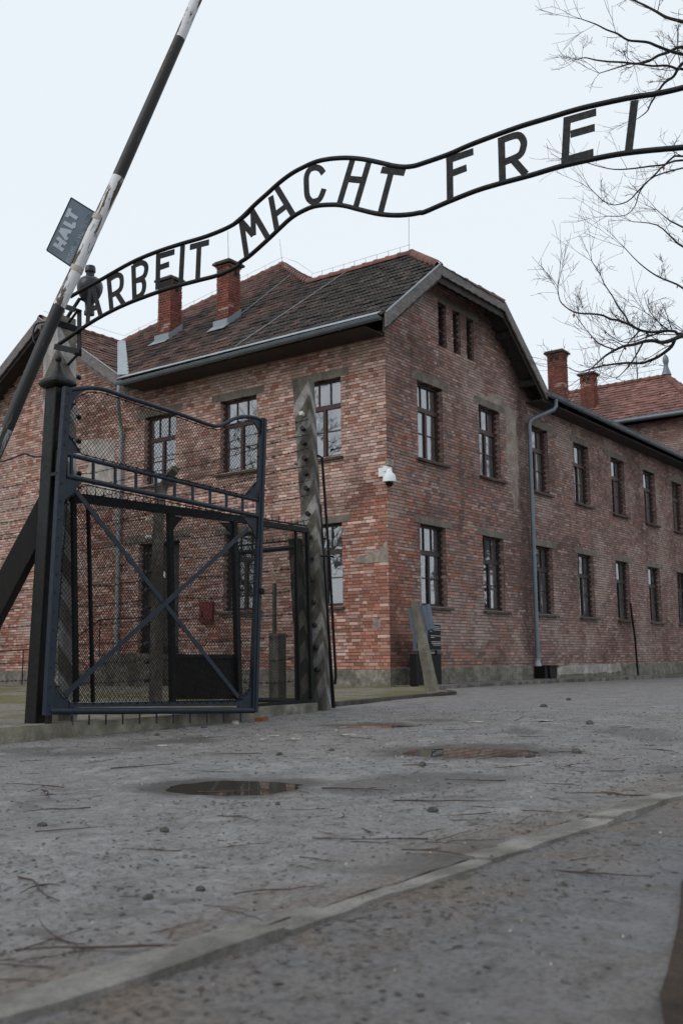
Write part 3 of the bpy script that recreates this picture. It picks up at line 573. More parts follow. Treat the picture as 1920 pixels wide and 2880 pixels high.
def tintR(u,z):
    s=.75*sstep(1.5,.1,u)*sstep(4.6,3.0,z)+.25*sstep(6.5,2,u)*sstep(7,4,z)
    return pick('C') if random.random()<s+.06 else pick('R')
wall=MB(); wall_sheet(wall,FL,0,17,-.4,topL,openL,(7.9,11.6,15.3)); wall_sheet(wall,FR,0,23,-.4,topR,openR,(1.7,4.75,7.0))
wall_o=obj('wall',wall,M['mortar'],bld)
bk=MB()
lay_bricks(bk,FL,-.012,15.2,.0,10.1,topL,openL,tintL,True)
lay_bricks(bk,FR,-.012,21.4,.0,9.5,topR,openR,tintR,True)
# brick reveals of the openings (far jamb and near jamb)
for fc,ops,pal in ((FL,openL,'L'),(FR,openR,'R')):
    for o0,o1,p0,p1 in ops:
        dep=.1 if p0>7 else .14
        for un,sg in ((o1,-1),(o0,1)):
            rf=Facade(fc.P(un,0,0),-fc.N,fc.U*sg,pal)
            n=int((p1-p0)/H)
            for i in range(n):
                za=p0+i*H+.005; c=pick(pal)
                if i%2: brick_prism(bk,rf,.008,dep,za,za+H-.01,.006+random.uniform(-.002,.004),c)
                else: brick_prism(bk,rf,.008,dep-.05,za,za+H-.01,.006+random.uniform(-.002,.004),c)
SINGLE.sort(key=lambda s:s[0])
for s in SINGLE[300:]: brick_prism(bk,s[1],s[2],s[3],s[4],s[5],s[6],s[7])
stuff(obj('brickwork',bk,M['brick'],wall_o))
def unit_brick(ln):
    b=MB(); f=Facade((0,0,0),(1,0,0),(0,-1,0),'R'); brick_prism(b,f,-ln/2,ln/2,-.0325,.0325,.0,(.3,.15,.1,1)); 
    b.v=[(x,y if abs(y)<.004 and i<4 else .02,z) for i,(x,y,z) in enumerate(b.v)]
    me=bpy.data.meshes.new('brick'); me.from_pydata([tuple(v) for v in b.v],[],b.f); me.materials.append(M['brick1']); return me
ub=unit_brick(1.0)
for s in SINGLE[:300]:
    fc=s[1]; p=fc.P((s[2]+s[3])/2,(s[4]+s[5])/2,s[6])
    part('brick',ub,wall_o,p,(0,0,0 if fc is FR else -math.pi/2),(s[3]-s[2],1,1),s[7])
# added dark sheets behind the windows, keeping light out of the hollow shell
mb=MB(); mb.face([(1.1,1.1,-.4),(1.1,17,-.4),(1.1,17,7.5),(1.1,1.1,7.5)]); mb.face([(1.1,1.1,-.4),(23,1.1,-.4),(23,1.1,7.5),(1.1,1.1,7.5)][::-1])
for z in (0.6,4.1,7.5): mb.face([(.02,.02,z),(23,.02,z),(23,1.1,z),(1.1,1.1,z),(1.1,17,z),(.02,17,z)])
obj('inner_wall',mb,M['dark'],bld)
# plinth
def rough_strip(fc,u0,u1,z0,z1,d,seed):
    b=MB(); us=[u0+(u1-u0)*i/int((u1-u0)/.12) for i in range(int((u1-u0)/.12)+1)]; zs=[z0,z0+(z1-z0)*.3,z0+(z1-z0)*.6,z1-.02,z1]
    V=[fc.P(u,z+(.012*fbm(u*5,seed) if z==z1 else 0),d+.014*fbm(u*4,z*6,seed)-(d*.9 if z==z1 else 0)) for u in us for z in zs]; n=len(zs)
    F=[(i*n+j,(i+1)*n+j,(i+1)*n+j+1,i*n+j+1) for i in range(len(us)-1) for j in range(n-1)]
    if fc.U.cross(Vector((0,0,1))).dot(fc.N)<0: F=[f[::-1] for f in F]
    b.mesh(V,F); return b
obj('plinth',rough_strip(FL,-.03,16,-.4,.0,.02,1),M['plinth'],bld); obj('plinth',rough_strip(FR,-.03,23,-.4,.03,.024,2),M['plinth'],bld)
def patch(fc,pts,d,mat,seed,name='plaster_patch',am=.1):
    b=MB(); P=[]
    for i in range(len(pts)):
        (a,z0),(c,z1)=pts[i],pts[(i+1)%len(pts)]; m=max(1,int(math.hypot(c-a,z1-z0)/.14))
        for k in range(m): P.append((a+(c-a)*k/m+am*fbm(a+k*.31,z0+seed),z0+(z1-z0)*k/m+am*fbm(c+k*.37,z1+seed+4)))
    cu=sum(p[0] for p in P)/len(P); cz=sum(p[1] for p in P)/len(P)
    b.prism([fc.P(u,z,-.002) for u,z in P],fc.N*(d+.002)); return obj(name,b,mat,bld)
patch(FR,[(4.35,6.95),(5.3,7.2),(6.35,6.85),(6.4,5.6),(6.3,4.3),(6.05,4.1),(5.95,5.0),(5.75,5.5),(5.72,6.72),(4.4,6.74)],.013,M['patch'],3)
patch(FL,[(8.95,6.3),(9.6,6.45),(10.8,6.4),(10.6,5.9),(9.95,5.75),(10.4,5.3),(9.9,4.7),(8.9,4.55)],.015,M['patch2'],5)
patch(FL,[(.02,2.78),(.3,2.6),(.85,2.5),(.95,2.36),(.4,2.32),(.02,2.3)],.013,M['patch'],6,am=.04)
patch(FL,[(.2,1.05),(.42,1.1),(.44,.88),(.25,.85)],.013,M['patch'],8,am=.03)
patch(FR,[(8.7,.0),(13.0,.02),(13.1,-.22),(12.2,-.25),(8.4,-.26),(8.35,-.1)],.034,M['patch2'],9,'plinth_repair',.04)
def wave_slab(fc,u0,u1,z0,z1,d,mat,name,parent):      # lintel with a broken lower edge
    b=MB(); n=10; lo=[(u0+(u1-u0)*i/n,z0+.014*fbm(u0*3+i*.7,z0)) for i in range(n+1)]
    b.prism([fc.P(u,z,-.18) for u,z in lo]+[fc.P(u1,z1,-.18),fc.P(u0,z1,-.18)],fc.N*(d+.18)); obj(name,b,mat,parent)
def window(fc,o,upper,seed,simple=False):
    rnd=random.Random(seed); u0,u1,z0,z1=o; fm=M['winU' if upper else 'winL']; f=MB()
    D=-.14
    def bar(a,b,c,d,dd=0,th=.06): f.par(fc.P(a,c,D+dd-th),fc.U*(b-a),Vector((0,0,d-c)),fc.N*th)
    w=.06; zt=z0+(z1-z0)*.66; um=(u0+u1)/2
    bar(u0,u0+w,z0,z1); bar(u1-w,u1,z0,z1); bar(u0+w,u1-w,z1-w,z1); bar(u0+w,u1-w,z0,z0+w)
    bar(u0+w,u1-w,zt-.06,zt+.05,.015,.07)
    bar(um-.045,um+.045,z0+w,zt-.06,.01)
    zm=z0+w+(zt-.06-z0-w)*.52
    for a,b in ((u0+w,um-.045),(um+.045,u1-w)): bar(a,b,zm-.012,zm+.012,-.005,.04)
    ca=u0+w; cw=(u1-u0-2*w)/3
    for k in (1,2): bar(ca+cw*k-.014,ca+cw*k+.014,zt+.05,z1-w,-.005,.04)
    wo=obj('window',f,fm,bld)
    for (a,b,c,d) in [(ca+cw*k+.005,ca+cw*(k+1)-.005,zt+.05,z1-w) for k in range(3)]+[(a,b,c,d) for a,b in ((u0+w,um-.045),(um+.045,u1-w)) for c,d in ((z0+w,zm-.012),(zm+.012,zt-.06))]:
        g=MB(); t=lambda:rnd.uniform(-.003,.003); ps=[fc.P(a,c,D-.03+t()),fc.P(b,c,D-.03+t()),fc.P(b,d,D-.03+t()),fc.P(a,d,D-.03+t())]
        g.face(ps if fc is FR else ps[::-1]); obj('pane',g,M['glass'],wo)
    # inner white casement and curtains
    g=MB(); Di=-.2
    for a,b in ((u0,u0+.13),(um-.05,um+.05),(u1-.13,u1)): g.par(fc.P(a,z0,Di-.03),fc.U*(b-a),Vector((0,0,z1-z0)),fc.N*.03)
    for c,d in ((z0,z0+.09),(zt-.06,zt+.06),(z1-.09,z1)): g.par(fc.P(u0,c,Di-.028),fc.U*(u1-u0),Vector((0,0,d-c)),fc.N*.026)
    obj('inner_casement',g,M['white'],wo)
    g=MB(); n=26
    gaps=rnd.choice([(.0,.44,.52,1),(.0,.34,.42,1),(.0,1,1,1),(.03,.5,.55,1),(0,.56,.68,1),(.0,.26,.4,1),(0,.47,.5,1)])
    for a,b in ((gaps[0],gaps[1]),(gaps[2],gaps[3])):
        if b-a<.03: continue
        pts=[(u0+(u1-u0)*(a+(b-a)*i/n),-.228+.012*math.sin(i*1.45+seed)+.008*math.sin(i*3.1)) for i in range(n+1)]
        for (ua,da),(ub_,db) in zip(pts,pts[1:]): g.face([fc.P(ua,z0,da),fc.P(ub_,z0,db),fc.P(ub_,z1,db),fc.P(ua,z1,da)])
    if g.f: obj('curtain',g,M['curtain'],wo)
    if not upper and not simple:
        g=MB()
        for k in range(9): z=z0+.12+k*.2; g.tube([fc.P(u0+.03,z,-.186),fc.P(u1-.03,z,-.186)],.012,5)
        for k in range(1,4): u=u0+(u1-u0)*k/4; g.tube([fc.P(u,z0+.03,-.186),fc.P(u,z1-.03,-.186)],.0095,5)
        obj('security_bar',g,M['white'],wo)
    g=MB(); g.prism([fc.P(u0-.06,z0-.02,-.2),fc.P(u0-.06,z0-.075,-.2),fc.P(u0-.06,z0-.09,.1),fc.P(u0-.06,z0-.035,.1)],fc.U*(u1-u0+.22)); obj('sill',g,M['sill'],wo)
    wave_slab(fc,u0-.24,u1+.3,z1,z1+(.19 if upper else .16),.014,M['lintel'],'lintel',wo)
for i,o in enumerate(winL): window(FL,o,o[3]>5,20+i)
for i,o in enumerate(winR): window(FR,o,o[3]>5,40+i)
for i,o in enumerate(attic):
    f=MB(); u0,u1,z0,z1=o
    for a,b,c,d in ((u0,u0+.05,z0,z1),(u1-.05,u1,z0,z1),(u0+.05,u1-.05,z1-.05,z1),(u0+.05,u1-.05,z0,z0+.05),(u0+.05,u1-.05,z0+.42,z0+.46)): f.par(FR.P(a,c,-.14),FR.U*(b-a),Vector((0,0,d-c)),FR.N*.05)
    wo=obj('window',f,M['winL'],bld); g=MB(); g.face([FR.P(u0,z0,-.115),FR.P(u1,z0,-.115),FR.P(u1,z1,-.115),FR.P(u0,z1,-.115)]); obj('pane',g,M['glass'],wo)
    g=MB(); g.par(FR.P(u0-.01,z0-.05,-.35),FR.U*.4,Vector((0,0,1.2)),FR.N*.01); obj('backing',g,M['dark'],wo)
wave_slab(FR,2.05,4.4,8.92,9.12,.012,M['lintel'],'attic_lintel',bld)
# door in the left facade, raised threshold and steps
d=MB(); d.par(FL.P(6.5,.46,-.28),FL.U*1.3,Vector((0,0,2.75)),FL.N*.05)
for a,b in ((6.4,6.5),(7.8,7.9)): d.par(FL.P(a,.42,-.3),FL.U*(b-a),Vector((0,0,2.89)),FL.N*.1)
dr=obj('door',d,M['winL'],bld)
d=MB()
for k in range(2):
    for j in range(3): d.par(FL.P(6.58+k*.62,.6+j*.88,-.23),FL.U*.5,Vector((0,0,.74)),FL.N*.015)
obj('door_panel',d,M['sheet'],dr)
d=MB(); d.box((-.205,6.75,2.42),(.01,.1,.16)); obj('notice',d,M['white'],dr)
wave_slab(FL,6.05,8.45,3.31,3.56,.014,M['lintel'],'lintel',dr)
st=thing('entrance_steps','grey concrete entrance steps below the side door, seen through the gate mesh','steps',(-.6,7.1,-.36))
d=MB(); d.par((-1.1,6.2,-.4),(1.07,0,0),(0,1.9,0),(0,0,.82)); obj('landing',d,M['concD'],st)
for k in range(4):
    d=MB(); d.par((-1.05,8.1+.3*k,-.4),(1.0,0,0),(0,.29,0),(0,0,.82-.17*(k+1))); obj('step',d,M['concD'],st)
rl=thing('handrail','thin dark pipe handrail beside the entrance steps','railing',(-1.1,8,-.36))
d=MB(); d.tube([(-1.1,6.25,1.3),(-1.1,8.1,1.3),(-1.1,9.5,.62),(-1.1,14.5,.5)],.02,6); obj('rail',d,M['steel'],rl)
for y,z0,z1 in ((6.3,.4,1.3),(8.1,.35,1.3),(9.5,-.36,.62),(11.2,-.36,.58),(13,-.36,.54)):
    d=MB(); d.tube([(-1.1,y,z0),(-1.1,y,z1)],.016,6); obj('baluster',d,M['steel'],rl)
# ---------------------------------------------------------------- roofs
def tile_profile(w): return [(0,.0),(w*.06,.02),(w*.2,.004),(w*.46,.006),(w*.53,.02),(w*.62,.004),(w*.94,.004),(w,.018)]
TS=[]
def tile_mesh(mb,o,ex,es,n,w,c):
    pr=tile_profile(w); L=.37; V=[]
    for x,h in pr:
        V.append(o+ex*x+n*(h+.034)); V.append(o+ex*x+es*L+n*h); V.append(o+ex*x+n*(h+.034-.022))
    F=[(3*i,3*(i+1),3*(i+1)+1,3*i+1) for i in range(len(pr)-1)]+[(3*i+2,3*(i+1)+2,3*(i+1),3*i) for i in range(len(pr)-1)]
    if ex.cross(es).dot(n)<0: F=[f[::-1] for f in F]
    mb.mesh(V,F,c)
def rows(poly2,b):
    xs=[]
    for i in range(len(poly2)):
        (a0,b0),(a1,b1)=poly2[i],poly2[(i+1)%len(poly2)]
        if (b0<=b<b1) or (b1<=b<b0): xs.append(a0+(a1-a0)*(b-b0)/(b1-b0))
    xs.sort(); return list(zip(xs[::2],xs[1::2]))
def tile_roof(mb,poly,ex,es,colf,single=False,tw=.205,ex_=.31):
    o=Vector(poly[0]); ex,es=Vector(ex).normalized(),Vector(es).normalized(); n=ex.cross(es)
    if n.z<0: n=-n
    p2=[((Vector(p)-o).dot(ex),(Vector(p)-o).dot(es)) for p in poly]; bm=max(p[1] for p in p2); b0=min(p[1] for p in p2); k=0
    b=b0-.04
    while b<bm-.05:
        for a0,a1 in rows(p2,min(max(b+.16,b0+.002),bm-.002)):
            a=math.floor(a0/tw)*tw+(tw/2 if k%2 else 0)-tw
            while a<a1:
                x0,x1=max(a,a0),min(a+tw,a1)
                if x1-x0>.03:
                    oo=o+ex*x0+es*(b+random.uniform(-.014,.014))+n*(.02+random.uniform(-.006,.012)); c=colf(oo)
                    if single and x1-x0>.19: TS.append(((oo-CAM).length,oo,ex,es,n,x1-x0,c))
                    else: tile_mesh(mb,oo,ex,es,n,x1-x0,c)
                a+=tw
        b+=ex_; k+=1
def mixc(a,b,f): return tuple(a[i]*(1-f)+b[i]*f for i in range(3))+(1,)
RED=[lin(122,88,79),lin(110,79,71),lin(134,100,91),lin(100,75,69)]; BLK=[lin(54,48,46),lin(64,57,54),lin(46,43,42),lin(76,67,62)]
def colE(p):
    g=fbm(p.y*.55,p.x*.5,1)+.8*(noise.noise(Vector((p.y*2.2,p.x*.35,4))))
    s=sstep(4.6,2.2,p.y)*sstep(3.3,2.0,p.x)*.7+.68+.75*g
    if p.y>4.4: s-=.1
    if p.x>2.9: s-=.18
    f=min(1,max(0,s)); c=mixc(random.choice(RED),random.choice(BLK),min(1,f*1.15)); k=random.uniform(.72,1.25); return (c[0]*k,c[1]*k,c[2]*k,1)
def colG(p): 
    f=.35+.5*fbm(p.x*.8,p.y*.8,6); return mixc(random.choice(RED),random.choice(BLK),min(1,max(0,f)))
def colB(p):
    f=.12+.5*max(0,fbm(p.y*.5,p.z*.5,2))+.35*sstep(10.6,9.6,p.z)*random.random(); k=random.uniform(.85,1.15); c=mixc(random.choice([lin(144,98,88),lin(132,88,80),lin(156,112,102)]),random.choice(BLK),min(1,f)); return (c[0]*k,c[1]*k,c[2]*k,1)
SE=(1/math.hypot(1,.78),0,.78/math.hypot(1,.78))
zE=lambda x:7.58+.78*(x+.8)
roof_m=MB()
E_=[(-.8,-.55),(1.55,-.55),(3.2,1.24),(3.2,4.63),(6.2,8.1),(2.43,11.6),(-.8,7.85)]
E3=[Vector((x,y,zE(x))) for x,y in E_]
J3=[Vector((1.55,-.55,zE(1.55))),Vector((4.85,-.55,zE(1.55))),Vector((3.2,1.24,zE(3.2)))]
zr=zE(3.2); apex=Vector((6.2,8.1,zE(6.2)))
RA=[Vector((4.85,-.55,zE(1.55))),Vector((7.2,-.55,zE(-.8))),Vector((7.2,.9,zE(-.8))),Vector((3.2,4.63,zr)),Vector((3.2,1.24,zr))]
SM=[Vector((7.15,-.55,7.45)),Vector((23,-.55,7.45)),Vector((23,8.1,apex.z)),apex,Vector((3.2,4.63,zr))]
G1=[Vector((-.6,7.85,7.6)),Vector((-.6,11.6,10.1)),Vector((2.43,11.6,10.1)),Vector((-.8,7.85,7.6))]
G1=[Vector((-.62,7.75,7.54)),Vector((-.62,11.6,10.1)),Vector((2.43,11.6,10.1))]
G2=[Vector((-.62,11.6,10.1)),Vector((-.62,15.5,7.5)),Vector((2.0,15.5,7.5)),Vector((2.43,11.6,10.1))]
NM=[apex,Vector((23,8.1,apex.z)),Vector((23,16.6,7.4)),Vector((2,16.6,7.4)),Vector((2.43,11.6,10.1))]
for P in (E3,J3,RA,SM,G1,G2,NM):
    roof_m.face(P); roof_m.face([p-Vector((0,0,.1)) for p in P][::-1])
roof=obj('roof',roof_m,M['boardd'],bld)
tm=MB()
tile_roof(tm,E3,(0,1,0),SE,colE,True)
tile_roof(tm,J3,(1,0,0),(0,1.79,zr-zE(1.55)),colE)
tile_roof(tm,[G1[0],G1[2],G1[1]],(1,0,0),(0,3.85,2.56),colG,True)
tile_roof(tm,SM,(1,0,0),(0,8.65,apex.z-7.45),colG,tw=.6,ex_=.31)
TS.sort(key=lambda s:s[0])
for s in TS[300:]: tile_mesh(tm,*s[1:])
stuff(obj('tiling',tm,M['tile'],roof))
ut=MB(); tile_mesh(ut,Vector((0,0,0)),Vector((1,0,0)),Vector((0,1,0)),Vector((0,0,1)),.205,None)
utm=bpy.data.meshes.new('tile'); utm.from_pydata([tuple(v) for v in ut.v],[],ut.f); utm.materials.append(M['tile1'])
for s in TS[:300]:
    o=bpy.data.objects.new('tile',utm); col.objects.link(o); o.parent=roof
    mm=Matrix((s[2],s[3],s[4])).transposed(); e=mm.to_euler()
    if mm.determinant()<0: mm=Matrix((-s[2],s[3],s[4])).transposed(); e=mm.to_euler(); o.location=s[1]+s[2]*s[5]-wloc(roof)
    else: o.location=s[1]-wloc(roof)
    o.rotation_euler=e; o.color=s[6]
def ridge_caps(a,b,parent,r=.115,colf=None,mat='tile'):
    a,b=Vector(a),Vector(b); L=(b-a).length; n=max(1,int(L/.36)); d=(b-a)/n; t=d.normalized(); side=t.cross(Vector((0,0,1))).normalized(); up=side.cross(t)
    for i in range(n):
        m=MB(); p=a+d*i; V=[]; k=7
        for q,(off,rr) in enumerate(((-.03,r*1.12),(.06,r*1.12),(.08,r),(1.0,r*.94))):
            c=p+t*off*(1 if off<.09 else d.length)
            for j in range(k): an=math.pi*(-.08+1.16*j/(k-1)); V.append(c+side*math.cos(an)*rr+up*(math.sin(an)*rr-.03))
        F=[(q*k+j,q*k+j+1,(q+1)*k+j+1,(q+1)*k+j) for q in range(3) for j in range(k-1)]
        cc=mixc(random.choice([lin(142,88,76),lin(130,80,70),lin(152,98,86)]),random.choice(BLK),random.uniform(.2,.6)); m.mesh(V,F,cc)
        obj('ridge_tile',m,M[mat],parent,smooth=True)
UP=Vector((0,0,.06))
ridge_caps(Vector((3.2,4.63,zr))+UP,Vector((3.2,1.24,zr))+UP,roof); ridge_caps(J3[2]+UP,J3[0]+UP,roof); ridge_caps(J3[2]+UP,J3[1]+UP,roof)
ridge_caps(Vector((3.2,4.63,zr))+UP,apex+UP,roof); ridge_caps(apex+UP,Vector((2.43,11.6,10.1))+UP,roof); ridge_caps(Vector((-.6,11.6,10.1))+UP,Vector((2.43,11.6,10.1))+UP,roof)
# valley flashing
v=MB(); a,b=Vector((-.75,7.82,7.73)),Vector((2.43,11.55,10.22)); sd_=Vector((.7,-.72,0))*.15
v.face([a-sd_,a+sd_,b+sd_*.8,b-sd_*.8]); v.face([a-sd_+Vector((0,0,.02)),a+sd_+Vector((0,0,.04)),b+sd_*.8+Vector((0,0,.04)),b-sd_*.8+Vector((0,0,.02))]); obj('valley_flashing',v,M['zincl'],roof)
# bargeboards with scalloped lower edge
def barge(a,b,y_or_x,th,depth,axis,mat,name='bargeboard',wav=.022,per=.34,dz=0):
    a,b=Vector(a),Vector(b); L=(b-a).length; n=int(L/.05); top=[];lo=[]
    for i in range(n+1):
        p=a+(b-a)*i/n; s=L*i/n; top.append(p+Vector((0,0,.06+dz))); lo.append(p+Vector((0,0,.06+dz-depth-wav*abs(math.sin(s*math.pi/per)))))
    m=MB(); off=Vector((0,th,0)) if axis=='y' else Vector((th,0,0))
    for i in range(n):
        m.par(top[i],top[i+1]-top[i],lo[i]-top[i],off) if False else m.mesh([top[i],top[i+1],lo[i+1],lo[i],top[i]+off,top[i+1]+off,lo[i+1]+off,lo[i]+off],[(0,1,2,3),(7,6,5,4),(0,4,5,1),(3,2,6,7)])
    m.face([top[0],lo[0],lo[0]+off,top[0]+off]); m.face([top[-1],top[-1]+off,lo[-1]+off,lo[-1]]); obj(name,m,mat,bld)
YB=-.6
barge((-.83,YB,zE(-.83)),(1.55,YB,zE(1.55)),0,.04,.3,'y',M['boardw']); barge((1.55,YB,zE(1.55)),(4.85,YB,zE(1.55)),0,.038,.24,'y',M['boardw']); barge((4.85,YB,zE(1.55)),(7.2,YB,zE(-.8)),0,.042,.3,'y',M['boardw'])
for a,b in (((-.8,zE(-.8)),(1.55,zE(1.55))),((1.55,zE(1.55)),(4.85,zE(1.55))),((4.85,zE(1.55)),(7.2,zE(-.8)))): barge((a[0],-.52,a[1]),(b[0],-.52,b[1]),0,.03,.3,'y',M['boardd'],'inner_bargeboard',.02,.34,-.1)
z_=MB(); z_.tube([(-.84,YB-.005,zE(-.84)+.085),(1.55,YB-.005,zE(1.55)+.085)],.02,6); obj('verge_flashing',z_,M['zincl'],roof)
barge((-.68,7.72,7.5),(-.68,11.6,10.1),0,.04,.3,'x',M['boardw']); barge((-.68,11.6,10.1),(-.68,15.6,7.45),0,.04,.3,'x',M['boardw'])
barge((-.6,7.9,7.52),(-.6,11.6,9.98),0,.03,.3,'x',M['boardw'],'inner_bargeboard'); barge((-.6,11.6,9.98),(-.6,15.5,7.4),0,.03,.28,'x',M['boardd'],'inner_bargeboard')
z_=MB(); z_.tube([(-.69,7.75,7.6),(-.69,11.6,10.17)],.016,6); obj('verge_flashing',z_,M['zincl'],roof)
# soffit boards and rafter ends under the eaves
s_=MB(); s_.par((-.78,.0,7.44),(.76,0,0),(0,7.8,0),(0,0,.03)); s_.par((7.0,-.52,7.28),(16,0,0),(0,.5,0),(0,0,.03)); obj('soffit',s_,M['boardd'],bld)
for xx,zz in ((1.0,8.75),(5.4,8.8),(6.7,7.75)):
    s_=MB(); s_.par((xx-.07,-.5,zz-.1),(.14,0,0),(0,.52,0),(0,0,.16)); obj('purlin_end',s_,M['boardd'],bld)
# gutters and downpipes
def gutter(a,b,r,mat,n=12):
    a,b=Vector(a),Vector(b); t=(b-a).normalized(); sd=t.cross(Vector((0,0,1))).normalized(); m=MB(); V=[]
    for p in (a,b):
        for k in range(n+1):
            an=math.pi*k/n; V.append(p+sd*math.cos(an)*r-Vector((0,0,math.sin(an)*r)))
        for k in range(n+1):
            an=math.pi*k/n; V.append(p+sd*math.cos(an)*r*.88-Vector((0,0,math.sin(an)*r*.88)))
    q=2*(n+1); F=[(k,k+1,q+k+1,q+k) for k in range(n)]+[(n+1+k+1,n+1+k,q+n+1+k,q+n+1+k+1) for k in range(n)]+[(0,q,q+n+1,n+1),(n,2*n+1,q+2*n+1,q+n)]
    F+=[tuple(range(n,-1,-1))]+[tuple(q+k for k in range(n+1))]
    m.mesh(V,F); m.tube([a+sd*r,b+sd*r],.011,6); m.tube([a-sd*r,b-sd*r],.011,6)
    L=(b-a).length
    for i in range(1,int(L/1.1)):
        c=a+t*(i*1.1); m.tube([c+sd*math.cos(math.pi*k/8)*(r+.006)-Vector((0,0,math.sin(math.pi*k/8)*(r+.006))) for k in range(9)],.011,5)
    return obj('gutter',m,M[mat],bld,smooth=True)
gutter((-.88,-.48,7.56),(-.88,7.95,7.5),.085,'zinc'); gutter((7.15,-.64,7.48),(23,-.64,7.44),.085,'zinc')
z_=MB(); z_.par((-.95,-.45,7.6),(.16,0,.1),(0,8.3,0),(0,0,.01)); obj('eaves_flashing',z_,M['zincl'],roof)
z_=MB(); z_.par((7.3,-.7,7.53),(15,0,0),(0,.35,.2),(0,0,.01)); obj('eaves_flashing',z_,M['zinc'],roof)
d=MB(); d.tube([(-.88,7.82,7.46),(-.88,7.84,7.25),(-.84,7.9,7.08),(-.45,8.3,6.85),(-.16,8.55,6.62),(-.11,8.58,6.45),(-.11,8.6,3.4),(-.11,8.6,.0),(-.11,8.6,-.3)],.055,10); dp=obj('downpipe',d,M['zincl'],bld,smooth=True)
d=MB()
for z in (5.6,4.1,2.4,.9): d.lathe((-.11,8.6,z),[(.058,0),(.063,.0),(.063,.05),(.058,.05)],10)
obj('pipe_collar',d,M['zinc'],dp)
d=MB(); d.tube([(7.62,-.64,7.4),(7.62,-.64,7.22),(7.55,-.6,7.1),(7.12,-.22,6.84),(6.99,-.13,6.74),(6.96,-.12,6.6),(6.95,-.12,3.3),(6.94,-.12,.12)],.06,10); dp=obj('downpipe',d,M['zinc'],bld,smooth=True)
d=MB()
for z in (6.3,4.9,3.3,2.2,.45): d.lathe((6.945,-.12,z),[(.062,0),(.069,.0),(.069,.05),(.062,.05)],10)
obj('pipe_collar',d,M['zinc'],dp)
d=MB(); d.lathe((6.94,-.12,.0),[(.1,0),(.1,.02),(.062,.14),(.062,.2)],12); obj('pipe_shoe',d,M['zincl'],dp)
# roof conductors and lightning rods
def wire(pts,r=.006): m=MB(); m.tube(pts,r,4); return m
obj('lightning_wire',wire([(3.2,1.3,zr+.3),(3.2,4.5,zr+.28),(4.6,6.2,11.9+.28),(6.2,8.1,apex.z+.3),(2.5,11.5,10.4),(-.5,11.6,10.4)],.004),M['wire'],roof)
obj('lightning_rod',wire([(3.2,1.3,zr+.1),(3.2,1.32,zr+.32),(3.1,1.24,zr+1.0)],.006),M['wire'],roof)
obj('lightning_rod',wire([(6.2,8.1,apex.z),(6.1,8.15,apex.z+.9)],.006),M['wire'],roof)
obj('lightning_wire',wire([(3.15,3.3,zr+.05),(1.0,3.6,zE(1.0)+.12),(-.7,3.9,zE(-.7)+.12)],.009),M['zincl'],roof)
obj('lightning_wire',wire([(4.4,6.3,zE(4.4)+.12),(2.2,6.0,zE(2.2)+.12),(1.0,5.95,zE(1)+.12)],.008),M['zincl'],roof)
for t in range(9):
    y=1.6+t*.37; m=MB(); m.tube([(3.2,y,zr+.08),(3.2,y,zr+.28)],.006,4); obj('wire_holder',m,M['wire'],roof)
for t in range(1,9):
    p=apex.lerp(Vector((2.43,11.6,10.1)),t/9); m=MB(); m.tube([p+UP,p+Vector((0,0,.3))],.006,4); obj('wire_holder',m,M['wire'],roof)
# chimneys
def chimney(x0,y0,sx,sy,zb,zt,parent,holes,flash=True,pal='K',rod=False):
    m=MB(); m.par((x0+.006,y0+.006,zb-.4),(sx-.012,0,0),(0,sy-.012,0),(0,0,zt-zb+.4)); ch=obj('chimney',m,M['mortar'],parent)
    b=MB(); tint=lambda u,z:pick(pal)
    hz=zt-.34; op=[]
    for fc,w,ho in ((Facade((x0,y0,0),(0,1,0),(-1,0,0),'K'),sy,'x'),(Facade((x0,y0,0),(1,0,0),(0,-1,0),'K'),sx,'y')):
        op=[(w*q-.07,w*q+.07,hz,hz+.17) for q in holes.get(ho,())]
        lay_bricks(b,fc,-.008,w+.008,zb-.3,zt-.12,lambda u:99,op,tint)
        lay_bricks(b,Facade(fc.P(0,0,.03),fc.U,fc.N,'K'),-.03,w+.03,zt-.13,zt-.05,lambda u:99,[],tint,H=.06)
        for o0,o1,p0,p1 in op:
            g=MB(); g.par(fc.P(o0,p0,-.001),fc.U*(o1-o0),Vector((0,0,p1-p0)),fc.N*.004); obj('flue_opening',g,M['dark'],ch)
    stuff(obj('brickwork',b,M['brick'],ch))
    c=MB(); c.par((x0-.1,y0-.1,zt-.05),(sx+.2,0,0),(0,sy+.2,0),(0,0,.07)); c.par((x0-.06,y0-.06,zt+.021),(sx+.12,0,0),(0,sy+.12,0),(0,0,.04)); obj('cap',c,M['sill'],ch,bevel=.01)
    if flash:
        f=MB(); z0=zE(x0)+.05
        f.par((x0-.09,y0-.05,z0-.05),(.012,0,0),(0,sy+.1,0),(0,0,.22)); f.par((x0-.09,y0-.04,z0-.05),(sx+.1,0,.78*(sx+.1)),(0,.012,0),(0,0,.2)); f.par((x0-.3,y0-.1,z0-.17),(.24,0,.19),(0,sy+.2,0),(0,0,.01)); obj('flashing',f,M['hood'],ch)
    if rod: obj('lightning_rod',wire([(x0+sx/2,y0+sy/2,zt),(x0+sx/2,y0+sy/2+.03,zt+1.0)],.008),M['wire'],ch)
chimney(1.5,8.42,.45,.5,9.4,11.28,roof,{'y':(.55,)}); chimney(1.32,5.98,.46,.44,9.3,11.12,roof,{'y':(.6,)},rod=True)
chimney(14.62,2.2,.45,.56,9.1,11.08,roof,{'x':(.35,.7),'y':(.5,)},False); chimney(22.45,4.25,.45,.6,10.5,12.4,roof,{'x':(.35,.68),'y':(.5,)},False)
